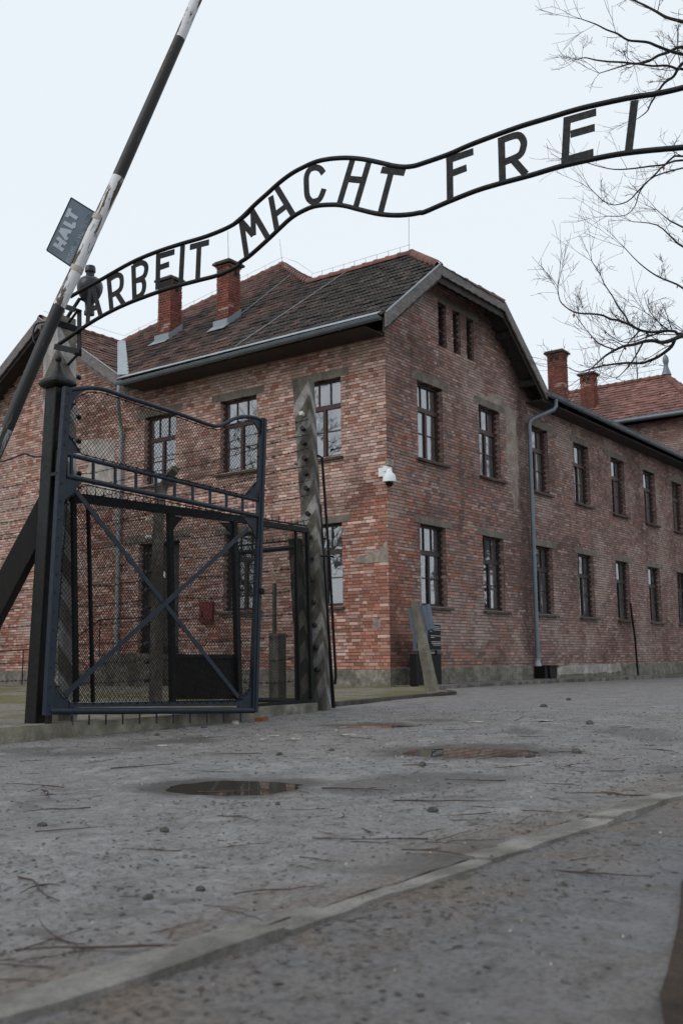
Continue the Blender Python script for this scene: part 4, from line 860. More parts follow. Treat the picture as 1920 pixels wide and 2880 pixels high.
# ---------------------------------------------------------------- taller pavilion behind the wing
pv=thing('brick_pavilion','taller brick block with bright red hipped roof and finial rising behind the wing gutter','building',(21,-.4,-.36))
XB=21.0; FP=Facade((XB,-.4,0),(0,1,0),(-1,0,0),'R')
m=MB(); m.par((XB+.01,-.4,-.4),(9,0,0),(0,12.4,0),(0,0,9.9)); pw=obj('wall',m,M['mortar'],pv)
b=MB(); lay_bricks(b,FP,0,4.6,7.5,9.5,lambda u:99,[],lambda u,z:pick('R')); stuff(obj('brickwork',b,M['brick'],pw))
ze=9.62; rz=12.32; xr=XB+3.95; hy=1.9
PE=[Vector((XB-.4,-.85,ze)),Vector((XB-.4,9.5,ze)),Vector((xr,9.5,rz)),Vector((xr,hy,rz))]
PS=[Vector((XB-.4,-.85,ze)),Vector((xr,hy,rz)),Vector((xr+4.35,-.85,ze))]
m=MB(); m.face(PE); m.face(PS); m.face([Vector((xr+4.35,-.85,ze)),Vector((xr,hy,rz)),Vector((xr,9.5,rz)),Vector((xr+4.35,9.5,ze))]); m.face([(XB-.4,-.85,ze-.02),(xr+4.35,-.85,ze-.02),(xr+4.35,9.5,ze-.02),(XB-.4,9.5,ze-.02)]); pr_=obj('roof',m,M['boardd'],pv)
tb=MB(); es=(Vector((xr,0,rz))-Vector((XB-.4,0,ze))).normalized(); tile_roof(tb,[PE[0],PE[3],PE[2],PE[1]],(0,1,0),es,colB,tw=.24,ex_=.34); tile_roof(tb,PS,(1,0,0),(0,2.75,rz-ze),colB,tw=.24,ex_=.34); stuff(obj('tiling',tb,M['tile'],pr_))
ridge_caps(Vector((xr,hy,rz))+UP,Vector((xr,7.2,rz))+UP,pr_,.14); ridge_caps(Vector((xr,hy,rz))+UP,PE[0]+UP,pr_,.14); ridge_caps(Vector((xr,hy,rz))+UP,PS[2]+UP,pr_,.14)
m=MB(); m.lathe((xr,hy,rz+.1),[(.22,0),(.12,.3),(.09,.42),(.1,.5),(.14,.62),(.12,.8),(.04,.92),(.0,.95)],12); m.tube([(xr-.35,hy+.2,rz+.52),(xr,hy,rz+.5)],.02,5); obj('finial',m,M['zinc'],pr_,smooth=True)
a,b_=Vector((XB-.5,-.9,ze)),Vector((XB-.5,9,ze)); 
def gut2():
    t=(b_-a).normalized(); m=MB(); m.tube([a-Vector((0,0,.02)),b_-Vector((0,0,.02))],.09,10); m.tube([a+Vector((-.06,0,.07)),b_+Vector((-.06,0,.07))],.015,5); return obj('gutter',m,M['zinc'],pv,smooth=True)
gut2()
obj('lightning_wire',wire([(xr,hy,rz+.42),(xr,7,rz+.4)],.007),M['wire'],pr_)
# ---------------------------------------------------------------- gate sign
class Pl:
    def __init__(s,k): x,y,d=GEO[k+'_plane']; s.o=Vector((x,y,0)); s.d=Vector((math.cos(R(d)),math.sin(R(d)),0)); s.n=Vector((s.d.y,-s.d.x,0))
    def P(s,q,off=0): return s.o+s.d*q[0]+Vector((0,0,q[1]))+s.n*off
def smooth_path(pts,k=4):
    P=[Vector(p) for p in pts]; out=[]
    for i in range(len(P)-1):
        p0,p1,p2,p3=P[max(i-1,0)],P[i],P[i+1],P[min(i+2,len(P)-1)]
        for j in range(k):
            t=j/k; out.append(.5*((2*p1)+(p2-p0)*t+(2*p0-5*p1+4*p2-p3)*t*t+(3*p1-p0-3*p2+p3)*t**3))
    return out+[P[-1]]
def stroke(mb,pl,pts,w,th,off=0):
    pts=[Vector((a,b)) for a,b in pts]; n=len(pts); Lp=[];Rp=[]
    for i in range(n):
        t=(pts[min(i+1,n-1)]-pts[max(i-1,0)]).normalized(); q=Vector((-t.y,t.x))*w/2; Lp.append(pts[i]+q); Rp.append(pts[i]-q)
    for i in range(n-1):
        V=[pl.P(p,off+s) for s in (-th/2,th/2) for p in (Lp[i],Lp[i+1],Rp[i+1],Rp[i])]
        F=[(0,1,2,3),(7,6,5,4),(0,4,5,1),(2,6,7,3)]
        if i==0: F.append((3,7,4,0))
        if i==n-2: F.append((1,5,6,2))
        mb.mesh(V,F)
def resample(pts,k=3): return [(p.x,p.y) for p in smooth_path([(a,b,0) for a,b in pts],k)]
SG=Pl('sign')
sgn=thing('arched_sign','black wrought iron arch spanning the road with cut-out letters reading ARBEIT MACHT FREI','sign',(-12.6,-4.96,3))
for k in ('sign_top','sign_bot'):
    m=MB(); m.tube(smooth_path([SG.P(q) for q in GEO[k]],4),.0185,10); obj('rail',m,M['steel'],sgn,smooth=True)
for i,(ch,sts) in enumerate(GEO['sign_letters']):
    m=MB()
    for j,s in enumerate(sts): stroke(m,SG,resample(s,4) if len(s)>2 else s,.052 if ch not in 'RBC' or len(s)==2 else .05,.006-.0007*j)
    obj('letter',m,M['steel'],sgn)
BK=GEO['sign_bracket']; m=MB(); stroke(m,SG,BK['up'],.05,.012,-.012); u0,u1=[SG.P(q) for q in BK['up']]
m.tube([u0+Vector((0,.01,0)),(-12.44,-4.66,u0.z)],.014,6); m.tube([u1+Vector((0,.01,0)),(-12.44,-4.66,u1.z)],.014,6)
stroke(m,SG,GEO['sign_bracket']['botplate'],.055,.012,.014); stroke(m,SG,GEO['sign_bracket']['topplate'],.05,.012,.014); obj('bracket',m,M['steel'],sgn)
m=MB()
for u in (u0,u1): m.tube([u+SG.n*-.03,u+SG.n*.05],.016,8)
obj('bolt',m,M['wire'],sgn)
# right support, standing beyond the picture edge
e0=SG.P(GEO['sign_bot'][-1]); sp=thing('gate_post','square black steel gate post at the far end of the arched sign','post',(-12.35,e0.y-.35,-.45))
m=MB(); m.box((-12.35,e0.y-.35,1.5),(.155,.155,4.1)); obj('shaft',m,M['post'],sp)
m=MB(); m.tube([SG.P(GEO['sign_top'][-1]),(-12.4,e0.y-.35,3.45)],.0185,8); m.tube([e0,(-12.4,e0.y-.35,3.05)],.0185,8); obj('sign_arm',m,M['steel'],sp)
# ---------------------------------------------------------------- open gate leaf
LP=Pl('leaf'); G=GEO['leaf']
gate=thing('gate_leaf','open blue grey steel gate leaf with wire mesh, cross braces and curved top tube','gate',(-12.87,-5.03,-.45))
def lt(pts,r,name,off=0,n=10,sm=True):
    m=MB(); pp=[LP.P(q,off) for q in pts]; m.tube(smooth_path(pp,4) if len(pp)>3 and sm else pp,r,n); return obj(name,m,M['leaf'],gate,smooth=True)
lt(G['top_tube'],.021,'top_tube'); lt(G['mid_up'],.021,'rail'); lt(G['mid_lo'],.025,'rail')
for b in G['bal']: lt(b,.016,'baluster')
def flat(pts,w,th,name,off=0,mat='leaf',parent=None,pl=None):
    m=MB(); stroke(m,pl or LP,pts,w,th,off); return obj(name,m,M[mat],parent or gate)
flat(G['stile_left'],.075,.05,'stile'); flat(G['stile_right'],.085,.05,'stile'); flat(G['stile_right'],.02,.07,'stile_rib')
flat(G['brace'][0],.045,.01,'brace',.012); flat(G['brace'][1],.045,.01,'brace',.026)
lt(G['bottom'],.032,'bottom_tube'); flat(G['bottom_bar'],.04,.03,'bottom_bar')
for g in G['gus']:
    m=MB(); m.prism([LP.P(q,-.006) for q in g],LP.n*.012); obj('gusset',m,M['leaf'],gate)
for s in G['spikes']: flat(s,.013,.01,'spike')
rv=MB()
for a,b,n in ((G['stile_left'][0],G['stile_left'][1],5),(G['stile_left'][2],G['stile_left'][3],13),(G['stile_right'][0],G['stile_right'][1],6),(G['stile_right'][1],G['stile_right'][2],14)):
    for i in range(n):
        t=(i+.5)/n; q=(a[0]+(b[0]-a[0])*t,a[1]+(b[1]-a[1])*t); c=LP.P(q,.026); rv.tube([c,c+LP.n*.007],.009,6)
stuff(obj('rivets',rv,M['leaf'],gate))
def mesh_fill(poly,pl,step,r,off,ang=45,sides=3):
    mb=MB()
    for a in (ang,-ang):
        d=Vector((math.cos(R(a)),math.sin(R(a)))); n=Vector((-d.y,d.x)); P=[(Vector(p).dot(d),Vector(p).dot(n)) for p in poly]
        lo,hi=min(q[1] for q in P),max(q[1] for q in P); b=lo+step*.5; k=0
        while b<hi:
            bb=b+random.uniform(-.06,.06)*step
            for x0,x1 in rows(P,bb):
                if x1-x0>.02:
                    o=off+(r if a>0 else -r); p0,p1=d*x0+n*bb,d*x1+n*bb; seg=max(1,int((x1-x0)/.5)); pts=[]
                    for i in range(seg+1):
                        t=i/seg; q=p0.lerp(p1,t); j=.12*step*fbm(q.x*2.1+a,q.y*2.1); pts.append(pl.P((q.x+n.x*j,q.y+n.y*j),o))
                    mb.tube(pts,r,sides,cap=False)
            b+=step; k+=1
    return mb
for k in ('mesh_up','mesh_lo'): stuff(obj('wire_mesh',mesh_fill(G[k],LP,.0315,.0025,-.012,47),M['wire'],gate))
m=MB()      # lacing wire round the mesh edge
for k in ('mesh_up','mesh_lo'):
    P=G[k]; pts=[LP.P(q,.01) for q in P]; m.tube(pts+[pts[0]],.005,5)
    for (a,b) in zip(P,P[1:]+P[:1]):
        L=math.hypot(b[0]-a[0],b[1]-a[1]); n=int(L/.1)
        for i in range(n):
            t=(i+.5)/n; c=LP.P((a[0]+(b[0]-a[0])*t,a[1]+(b[1]-a[1])*t),.016); m.box(c,(.03,.016,.012),random.uniform(0,3))
stuff(obj('lacing_wire',m,M['wire'],gate))
m=MB(); q=GEO['leaf']['stile_right'][1]; c=LP.P((q[0]-.01,.95),.04); m.lathe(c-Vector((0,0,.03)),[(.02,0),(.032,.01),(.032,.05),(.02,.06)],10); obj('latch_ring',m,M['post'],gate)
# ---------------------------------------------------------------- steel gate post with finial, hinge and brace
gp=thing('gate_post','square black steel gate post with mushroom cap and ball finial','post',(-12.775,-4.79,-.45))
b0,b1=Vector((-12.775,-4.79,-.45)),Vector((-12.715,-4.865,2.72)); m=MB(); s=.078
m.mesh([b0+Vector((x*s,y*s,0)) for x,y in ((-1,-1),(1,-1),(1,1),(-1,1))]+[b1+Vector((x*s,y*s,0)) for x,y in ((-1,-1),(1,-1),(1,1),(-1,1))],[(3,2,1,0),(4,5,6,7),(0,1,5,4),(1,2,6,5),(2,3,7,6),(3,0,4,7)]); obj('shaft',m,M['post'],gp,bevel=.012)
m=MB(); V=[]; 
for r,z in ((.1,-.02),(.135,.0),(.152,.03),(.146,.055),(.12,.075),(.085,.1),(.05,.14),(.028,.19),(.018,.24)):
    n=24
    for k in range(n):
        an=2*math.pi*k/n; sq=1/max(abs(math.cos(an)),abs(math.sin(an))); f=1+(sq-1)*.6*min(1,(.24-z)/.2); V.append(b1+Vector((r*math.cos(an)*f*.92,r*math.sin(an)*f*.92,z-.01)))
m.mesh(V,[(i*24+k,i*24+(k+1)%24,(i+1)*24+(k+1)%24,(i+1)*24+k) for i in range(8) for k in range(24)]+[tuple(range(23,-1,-1))]); cp=obj('cap',m,M['post'],gp,smooth=True)
m=MB(); m.lathe(b1+Vector((0,0,.225)),[(.003,0),(.02,.006),(.029,.02),(.031,.035),(.025,.052),(.012,.062),(.001,.065)],14); obj('ball_finial',m,M['post'],cp,smooth=True)
m=MB(); m.box((-12.72,-4.955,1.98),(.1,.06,.24)); m.box((-12.74,-4.99,1.87),(.16,.1,.03)); m.tube([(-12.75,-5.0,1.86),(-12.75,-5.0,2.1)],.02,8); obj('hinge',m,M['post'],gp)
m=MB(); m.par((-12.86,-4.98,-.36),(.2,.0,0),(0,.12,0),(0,0,.03)); m.prism([(-12.83,-4.97,-.45),(-12.72,-4.97,-.45),(-12.67,-4.97,-.36),(-12.85,-4.97,-.36)],(0,.1,0)); m.tube([(-12.8,-4.985,-.33),(-12.735,-5.0,1.85)],.03,8); obj('pivot_bracket',m,M['post'],gp)
m=MB(); a,b=Vector((-12.62,-4.80,1.78)),Vector((-13.4,-3.86,-.75)); t=(b-a).normalized(); sd=Vector((.62,-.78,0)).cross(t).normalized(); uu=t.cross(sd); w=.1
m.mesh([a+sd*x*w+uu*y*w for x,y in ((-1,-1),(1,-1),(1,1),(-1,1))]+[b+sd*x*w+uu*y*w for x,y in ((-1,-1),(1,-1),(1,1),(-1,1))],[(3,2,1,0),(4,5,6,7),(0,1,5,4),(1,2,6,5),(2,3,7,6),(3,0,4,7)])
br=tag(obj('brace_beam',m,M['brace'],origin=a,bevel=.01),'thick dark timber brace leaning against the back of the gate post','beam')
cb=MB(); cb.tube(smooth_path([(-13.6,-3.8,1.9),(-13.3,-4.2,1.955),(-13.061,-4.522,2.003),(-13.023,-4.573,2.016),(-12.981,-4.629,2.041),(-12.932,-4.696,2.073),(-12.9,-4.74,2.056),(-12.871,-4.78,2.043),(-12.83,-4.83,2.046)],4),.0085,8)
tag(obj('cable',cb,M['cable'],smooth=True),'thick black cable running in from the left behind the gate post','cable')
# ---------------------------------------------------------------- striped concrete posts
def banded_post(name,label,b0,b1,half,rot,bands,matA,matB,insul,taper=.85,slant=.0):
    b0,b1=Vector(b0),Vector(b1); root=thing(name,label,'post',b0,'striped concrete fence posts')
    cs=[(math.cos(R(rot+45+90*k))*1.414,math.sin(R(rot+45+90*k))*1.414) for k in range(4)]
    def ring(t,sl): 
        o=[]
        for k,(x,y) in enumerate(cs):
            tt=min(1,max(0,t+sl*(1 if k==2 else -1))); c=b0.lerp(b1,tt); h=half*(1+(taper-1)*tt); o.append(c+Vector((x*h,y*h,0)))
        return o
    ts=[i/bands for i in range(bands+1)]
    for part_i,mt in ((0,matA),(1,matB)):
        m=MB()
        for i in range(bands):
            if i%2!=part_i: continue
            A,B=ring(ts[i],slant if i else 0),ring(ts[i+1],slant if i<bands-1 else 0); m.mesh(A+B,[(0,1,5,4),(1,2,6,5),(2,3,7,6),(3,0,4,7)])
            if i==bands-1: m.face(B)
        obj('shaft' if part_i==0 else 'paint_band',m,M[mt],root)
    for (t,fx,fy,mt) in insul:
        c=b0.lerp(b1,t); h=half*(1+(taper-1)*t); d=Vector((fx,fy,0)).normalized(); p=c+d*h*1.0; m=MB()
        m.tube([p,p+d*.02,p+d*.021,p+d*.035,p+d*.036,p+d*.055,p+d*.056,p+d*.075,p+d*.076,p+d*.1],[.028,.028,.018,.018,.03,.03,.018,.018,.034,.026],10); obj('insulator',m,M[mt],root,smooth=True)
    return root
lc=banded_post('concrete_post','concrete post with faded white stripes behind the steel gate post, carrying the sign bracket',(-12.40,-4.65,-.465),(-12.47,-4.55,3.5),.108,0,17,'concLL','concWL',[(.62,1,-.3,'insb'),(.70,1,-.3,'insb'),(.76,1,-.3,'insb'),(.86,1,-.3,'insb')],1.0,.035)
m=MB(); m.box((-12.468,-4.553,3.4),(.25,.25,.055)); obj('collar',m,M['frame'],lc)
m=MB(); m.lathe((-12.48,-4.58,3.5),[(.03,0),(.03,.05),(.04,.06),(.036,.1),(.0,.11)],12); obj('insulator',m,M['insw'],lc,smooth=True)
rcd=(-1,-.35)
rc=banded_post('concrete_post','leaning striped concrete post with a row of black insulators at the right fence end',(-8.19,-4.44,-.46),(-8.33,-4.27,3.83),.09,18,23,'concD','concW',[((z+.45)/4.19,-.93,-.37,('insw' if z>3.2 else 'insb')) for z in (3.27,3.08,2.9,2.70,2.51,2.32,2.0,1.72,1.45,1.18,.9,.62,.35,.08)],1.24,.036)
m=MB(); q0,q1=Vector((-8.14,-4.58,.0)),Vector((-8.22,-4.44,2.8)); m.tube([q0+Vector((0,-.02,-.1)),q0+Vector((.02,-.02,0)),q0.lerp(q1,.5)+Vector((.03,-.03,0)),q1+Vector((.02,-.03,0)),q1+Vector((-.02,.02,.03))],.018,7); obj('conduit',m,M['frame'],rc)
m=MB(); m.tube([(-8.36,-4.56,1.5),(-8.2,-4.63,1.5),(-8.06,-4.54,1.5)],.012,5); obj('clamp_band',m,M['frame'],rc)
m=MB(); m.par((-8.04,-4.52,-.4),(.04,.02,0),(-.02,.04,0),(-.13,.1,2.6)); obj('corner_bar',m,M['frame'],rc)
dkp=banded_post('concrete_post','blackened concrete post between the two right uprights of the fence frame',(-8.48,-4.4,-.42),(-8.56,-4.31,1.72),.072,18,11,'tar','concD',[],.95,.04)  # near-black concrete tone alternating with grey bands
midp=thing('concrete_post','grey concrete fence post with curved top standing behind the gate mesh','post',(-8.45,-1.72,-.36),'striped concrete fence posts')
m=MB(); P=[(-8.45,-1.72,-.4),(-8.45,-1.72,.9),(-8.45,-1.72,1.9),(-8.45,-1.74,2.4),(-8.46,-1.85,2.72),(-8.47,-2.08,2.9)]; m.tube(smooth_path(P,3),[.13,.127,.123,.12,.117,.113,.11,.108,.105,.1,.098,.095,.09,.085,.08,.08],4); obj('shaft',m,M['concD'],midp)
for z in (-.05,.2,.45,.7,.95,1.2,1.45,1.7,1.95,2.2):
    m=MB(); c=Vector((-8.55,-1.68,z)); d=Vector((-.85,.2,0)); m.tube([c,c+d*.03,c+d*.031,c+d*.06,c+d*.061,c+d*.09],[.03,.03,.018,.018,.034,.024],8); obj('insulator',m,M['insw' if z>1.9 else 'insb'],midp)
m=MB(); m.lathe((-8.48,-2.05,2.94),[(.03,0),(.035,.03),(.02,.05),(.03,.08),(.0,.09)],8); obj('insulator',m,M['insw'],midp)
stb=tag(obj('concrete_stub',(lambda b:(b.par((-8.4,-3.9,-.4),(.16,0,0),(0,.17,0),(0,0,.95)),b.par((-8.38,-3.82,.55),(.05,0,0),(0,.05,0),(0,0,.65)),b)[2])(MB()),M['concD'],bevel=.015),'short dark concrete stub with a thin bar seen through the narrow fence panel','post','striped concrete fence posts')
# barbed wire strands running back from the right-hand post to the left
for i,z in enumerate((3.27,3.08,2.9,2.70,2.51,2.32,2.0,1.72,1.45,1.18,.9,.62,.35,.08)):
    m=MB(); y0,y1=-4.45,6.5; pts=[]; n=44; zz=z-.12*(i/13)
    x0=-8.45
    for k in range(n+1):
        t=k/n; y=y0+(y1-y0)*t; ph=abs(math.sin(math.pi*(y+1.72)/2.73)); pts.append((x0+.12*t,y,zz+(0.03*fbm(y*1.7,i))-.05*ph-.14*sstep(-4,-2,y)*(1 if z>2.4 else 0)))
    m.tube(pts,.0048,4,cap=False)
    y=y0+.1
    while y<y1:
        k=(y-y0)/(y1-y0)*n; p=Vector(pts[int(k)]).lerp(Vector(pts[min(int(k)+1,n)]),k-int(k)); 
        for a in (Vector((.016,.0,.018)),Vector((-.014,.008,.018))): m.tube([p-a,p+a],.0036,3,cap=False)
        y+=random.uniform(.1,.15)
    o=tag(obj('barbed_wire',m,M['wire']),'barbed wire strand '+['topmost','second from the top','third from the top','fourth from the top','fifth from the top','sixth from the top','seventh from the top','seventh from the bottom','sixth from the bottom','fifth from the bottom','fourth from the bottom','third from the bottom','second from the bottom','lowest'][i]+' on the leaning striped post','wire','barbed wire strands')
# ---------------------------------------------------------------- black steel fence frame with small gate, on the base wall
FPn=Pl('fence'); F=GEO['fence']
fen=thing('steel_fence','black steel fence frame with spiked rail and wire mesh behind the open gate leaf','fence',(-12.4,-4.97,-.34))
def ff(pts,w,th,name,off=0,mat='frame'): return flat(pts,w,th,name,off,mat,fen,FPn)
ff(F['beam'],.062,.06,'top_beam',-.03); ff(F['rail'],.018,.02,'spike_rail',-.03)
for pts,w in F['posts']: ff(pts,w,max(.03,w*.8),'upright',-.03)
for p in F['brk']:
    m=MB(); m.prism([FPn.P(q,-.02) for q in p],FPn.n*-.02); obj('bracket',m,M['frame'],fen)
m=MB(); m.prism([FPn.P(q,-.075) for q in F['panel']],FPn.n*.01); pn=obj('lower_panel',m,M['sheet'],fen)
m=MB(); stroke(m,FPn,[F['panel'][0],F['panel'][1]],.04,.03,-.06); obj('panel_rim',m,M['frame'],pn)
ff(F['bottom'],.055,.05,'bottom_beam',-.03); ff(F['bottom2'],.03,.04,'bottom_beam',-.03)
r0,r1=Vector(F['rail'][0]),Vector(F['rail'][2])
for i in range(34):
    t=(i+.5)/34; q=Vector(F['rail'][0]).lerp(Vector(F['rail'][1]),t/ .79) if t<.79 else Vector(F['rail'][1]).lerp(Vector(F['rail'][2]),(t-.79)/.21)
    m=MB(); c=FPn.P(q,-.03); m.mesh([c+FPn.d*-.01,c+FPn.d*.01,c+FPn.n*.01,c+Vector((0,0,.1))],[(0,1,3),(1,2,3),(2,0,3),(0,2,1)]); obj('spike',m,M['frame'],fen)
for i in range(6):
    q=r0.lerp(r1,(i+.5)/6); ff([(q.x,q.y-.06),(q.x,q.y)],.03,.02,'spike_rail_stay',-.03)
stuff(obj('wire_mesh',mesh_fill(F['mesh'],FPn,.0215,.0026,-.055,52),M['wire'],fen))
# pedestrian gate standing open behind the frame
sgp=thing('side_gate','narrow black pedestrian gate with spiked top standing open behind the fence frame','gate',(-8.72,-4.6,-.34))
hx=FPn.P((3.72,0)).x; y0=-4.5; L=.95
def sgl(a,b,w,name):
    m=MB(); a,b=Vector(a),Vector(b); m.tube([a,b],w/1.4,4); return obj(name,m,M['frame'],sgp)
zt=1.58; sgl((hx,y0,-.3),(hx,y0,zt),.045,'stile'); sgl((hx,y0+L,-.3),(hx,y0+L,zt),.05,'stile'); sgl((hx,y0,zt),(hx,y0+L,zt),.04,'rail'); sgl((hx,y0,-.28),(hx,y0+L,-.28),.04,'rail'); sgl((hx,y0,zt+.09),(hx,y0+L,zt+.09),.016,'spike_rail')
for i in range(9):
    y=y0+.05+i*(L-.1)/8; m=MB(); c=Vector((hx,y,zt+.09)); m.mesh([c+Vector((0,-.009,0)),c+Vector((0,.009,0)),c+Vector((.01,0,0)),c+Vector((0,0,.1))],[(0,1,3),(1,2,3),(2,0,3),(0,2,1)]); obj('spike',m,M['frame'],sgp)
bw=thing('base_wall','low stained concrete base wall under the black fence, along the road edge','wall',(-10.5,-4.9,-.5))
m=MB(); S=F['sill']; lo=[(a,-.6) for a,_ in S]; 
cut=[0,1,2,3]; allp=[(-9.0,-.33),(-4.0,-.33)]+[tuple(q) for q in S]
for (a,za),(b,zb) in zip(allp,allp[1:]):
    k=MB(); n=max(1,int((b-a)/.25)); T=[(a+(b-a)*i/n,za+(zb-za)*i/n+.008*fbm(a+i*.4,3)) for i in range(n+1)]
    k.prism([FPn.P(q,.06) for q in T]+[FPn.P((b-.004,-.65),.06),FPn.P((a,-.65),.06)],FPn.n*-.3); obj('wall_block',k,M['concM' if a<2 else 'plinth'],bw)
# ---------------------------------------------------------------- barrier pole with its notice board
BP=Pl('barrier'); bl=GEO['barrier_line']
bar=thing('barrier_pole','tall raised barrier pole with flaking black and white bands crossing the left sign end','barrier',BP.P(bl[0]))
path_=[BP.P(q) for q in bl]; rad=[.052,.0515,.051,.051,.053,.053,.0535,.0535,.0535,.051,.048,.0475,.045,.04]
def barseg(i0,i1,mat): m=MB(); m.tube(path_[i0:i1+1],rad[i0:i1+1],18); return obj('pole_band',m,M[mat],bar,smooth=True)
barseg(0,2,'polel'); barseg(2,4,'poleb'); barseg(4,8,'polew'); barseg(8,10,'poleb'); barseg(10,13,'polew')
t_=(path_[7]-path_[5]).normalized()
for q in GEO['straps']:
    c=BP.P(q); m=MB(); m.tube([c-t_*.024,c+t_*.024],.0565,18); obj('strap',m,M['strap'],bar,smooth=True)
g0=path_[0]; ps=thing('barrier_stand','black steel stand carrying the foot of the barrier pole','stand',(g0.x,g0.y,-.45)); m=MB(); m.box((g0.x,g0.y+.12,.1),(.14,.12,1.4)); obj('upright',m,M['post'],ps)
hb=GEO['halt_board']; brd=thing('notice_board','faded grey board lettered HALT strapped along the barrier pole','sign',BP.P(hb[1]))
m=MB(); m.prism([BP.P(q,-.002) for q in hb],BP.n*.012); bo=obj('board',m,M['signb'],brd)
m=MB()
for i in range(4): 
    a,b=hb[i],hb[(i+1)%4]; stroke(m,BP,[a,b],.008,.016+.001*i,.0045)
obj('rim',m,M['frame'],brd)
m=MB()
for j,s in enumerate(GEO['halt_strokes']): stroke(m,BP,s,.032,.0016+.0002*j,.0115)
obj('lettering',m,M['chalk'],brd)
fc_=bpy.data.curves.new('small_lettering','FONT'); fc_.body='AUSWEISE VORZEIGEN'; fc_.size=.078; fc_.extrude=.0006; fc_.align_x='LEFT'
fo=bpy.data.objects.new('tmp',fc_); col.objects.link(fo); dg=bpy.context.evaluated_depsgraph_get(); tme=bpy.data.meshes.new_from_object(fo.evaluated_get(dg)); bpy.data.objects.remove(fo)
a,b=[Vector(q) for q in GEO['halt_text']]; w=max(v.co.x for v in tme.vertices); dx=(b-a)/w; up=Vector((-(b-a).y,(b-a).x)).normalized()
m=MB(); vv=[BP.P((a+dx*v.co.x+up*(v.co.y-.03)*.75),.011+v.co.z) for v in tme.vertices]; m.mesh(vv,[tuple(p.vertices) for p in tme.polygons]); obj('small_lettering',m,M['chalk2'],brd)
# ---------------------------------------------------------------- lamp on the post
lo=Vector((-12.31,-4.79,.13)); lamp=thing('gate_lamp','old dark bulbous gate lamp hanging behind the letter A of the sign','lamp',lo+Vector((0,0,3.5)))
m=MB(); m.lathe(lo,[(.0,3.9),(.045,3.893),(.052,3.87),(.052,3.835),(.042,3.825),(.04,3.82),(.04,3.785),(.07,3.775),(.1,3.755),(.12,3.72),(.126,3.68),(.12,3.64),(.1,3.59),(.075,3.55),(.045,3.52),(.04,3.45),(.05,3.43),(.05,3.40),(.0,3.395)][::-1],24); obj('hood',m,M['lampm'],lamp,smooth=True)
m=MB(); m.tube([lo+Vector((0,0,3.53)),lo+Vector((-.08,.05,3.55)),(-12.47,-4.62,3.45)],.018,8); obj('arm',m,M['steel'],lamp)
cb=MB(); cb.tube(smooth_path([(-12.56,-4.6,3.44),(-12.648,-4.484,3.424),(-12.673,-4.449,3.40),(-12.684,-4.434,3.333),(-12.681,-4.439,3.266),(-12.668,-4.456,3.216),(-12.6,-4.5,3.14)],4),.0095,7); tag(obj('cable',cb,M['cable'],smooth=True),'short black cable looping out of the striped post near its top','cable')
# ---------------------------------------------------------------- objects at the building corner
cm=thing('security_camera','white dome security camera on the corner of the brick building','camera',(-.1,-.1,4.0))
m=MB(); m.par((-.1,-.12,4.44),(.2,0,0),(0,.1,0),(0,0,.14)); obj('junction_box',m,M['patch'],cm,bevel=.008)
m=MB(); m.par((-.045,.0,4.22),(.03,0,0),(0,.2,0),(0,0,.2)); m.par((-.16,-.1,4.3),(.22,0,0),(0,.1,0),(0,0,.12)); obj('bracket',m,M['camw'],cm,bevel=.008)
m=MB(); m.lathe((-.12,-.14,4.06),[(.15,0),(.15,.02),(.14,.12),(.12,.17),(.08,.2),(.04,.3),(.0,.31)],22); obj('housing',m,M['camw'],cm,smooth=True)
m=MB(); m.lathe((-.12,-.14,3.95),[(.0,0),(.05,.01),(.085,.05),(.09,.11)],18); obj('dome',m,M['camb'],cm,smooth=True)
rb=thing('wall_box','small red metal box on the brick wall beside a ground floor window','wall box',(-.06,5.4,1.17)); m=MB(); m.par((-.09,5.17,1.16),(.08,0,0),(0,.44,0),(0,0,.52)); bx=obj('box',m,M['red'],rb,bevel=.01); m=MB(); m.par((-.097,5.48,1.3),(.008,0,0),(0,.05,0),(0,0,.14)); obj('handle',m,M['panelk'],bx)
ip=thing('information_stand','black information stand with white text lines in front of the brick corner','stand',(.65,-.55,-.35))
m=MB(); m.par((.05,-.62,-.36),(1.2,.09,0),(0,.16,0),(0,0,.69)); obj('base',m,M['panelk'],ip,bevel=.01)
m=MB(); m.par((.03,-.62,.38),(1.22,.09,0),(0,.05,0),(0,0,.59)); ipp=obj('panel',m,M['panelb'],ip,bevel=.006)
m=MB()
for xx in (.25,.95): m.par((xx,-.58,.3),(.05,0,0),(0,.03,0),(0,0,.1))
obj('leg',m,M['panelk'],ip)
pU=Vector((1.22,.09,0)); pN=Vector((.09,-1.22,0)).normalized()
def on_panel(u0,u1,z0,z1,d,mat,name):
    m=MB(); o=Vector((.03,-.62,.38))+pN*.001; m.par(o+pU*u0+Vector((0,0,z0*.59)),pU*(u1-u0),Vector((0,0,(z1-z0)*.59)),pN*d); obj(name,m,M[mat],ipp)
on_panel(.5,.99,.06,.98,.004,'panelk','text_field'); on_panel(.07,.2,.5,.6,.005,'white','emblem'); on_panel(.06,.4,.1,.32,.004,'sheet','picture_field')
for z,a,b in ((.9,.56,.95),(.84,.56,.98),(.78,.7,.97),(.73,.56,.65),(.56,.6,.98),(.5,.6,.75),(.34,.62,.98),(.28,.62,.99),(.22,.68,.98)):
    u=a
    while u<b-.02:
        l=min(random.uniform(.03,.08),b-u); on_panel(u,u+l,z,z+.018,.0065,'white','text_line'); u+=l+.012
lp=thing('broken_post','short leaning concrete post with a chipped top and wooden boards fixed behind it','post',(-3.36,-3.15,-.4))
a,b=Vector((-3.37,-3.13,-.45)),Vector((-3.56,-2.9,1.2)); m=MB(); V=[]
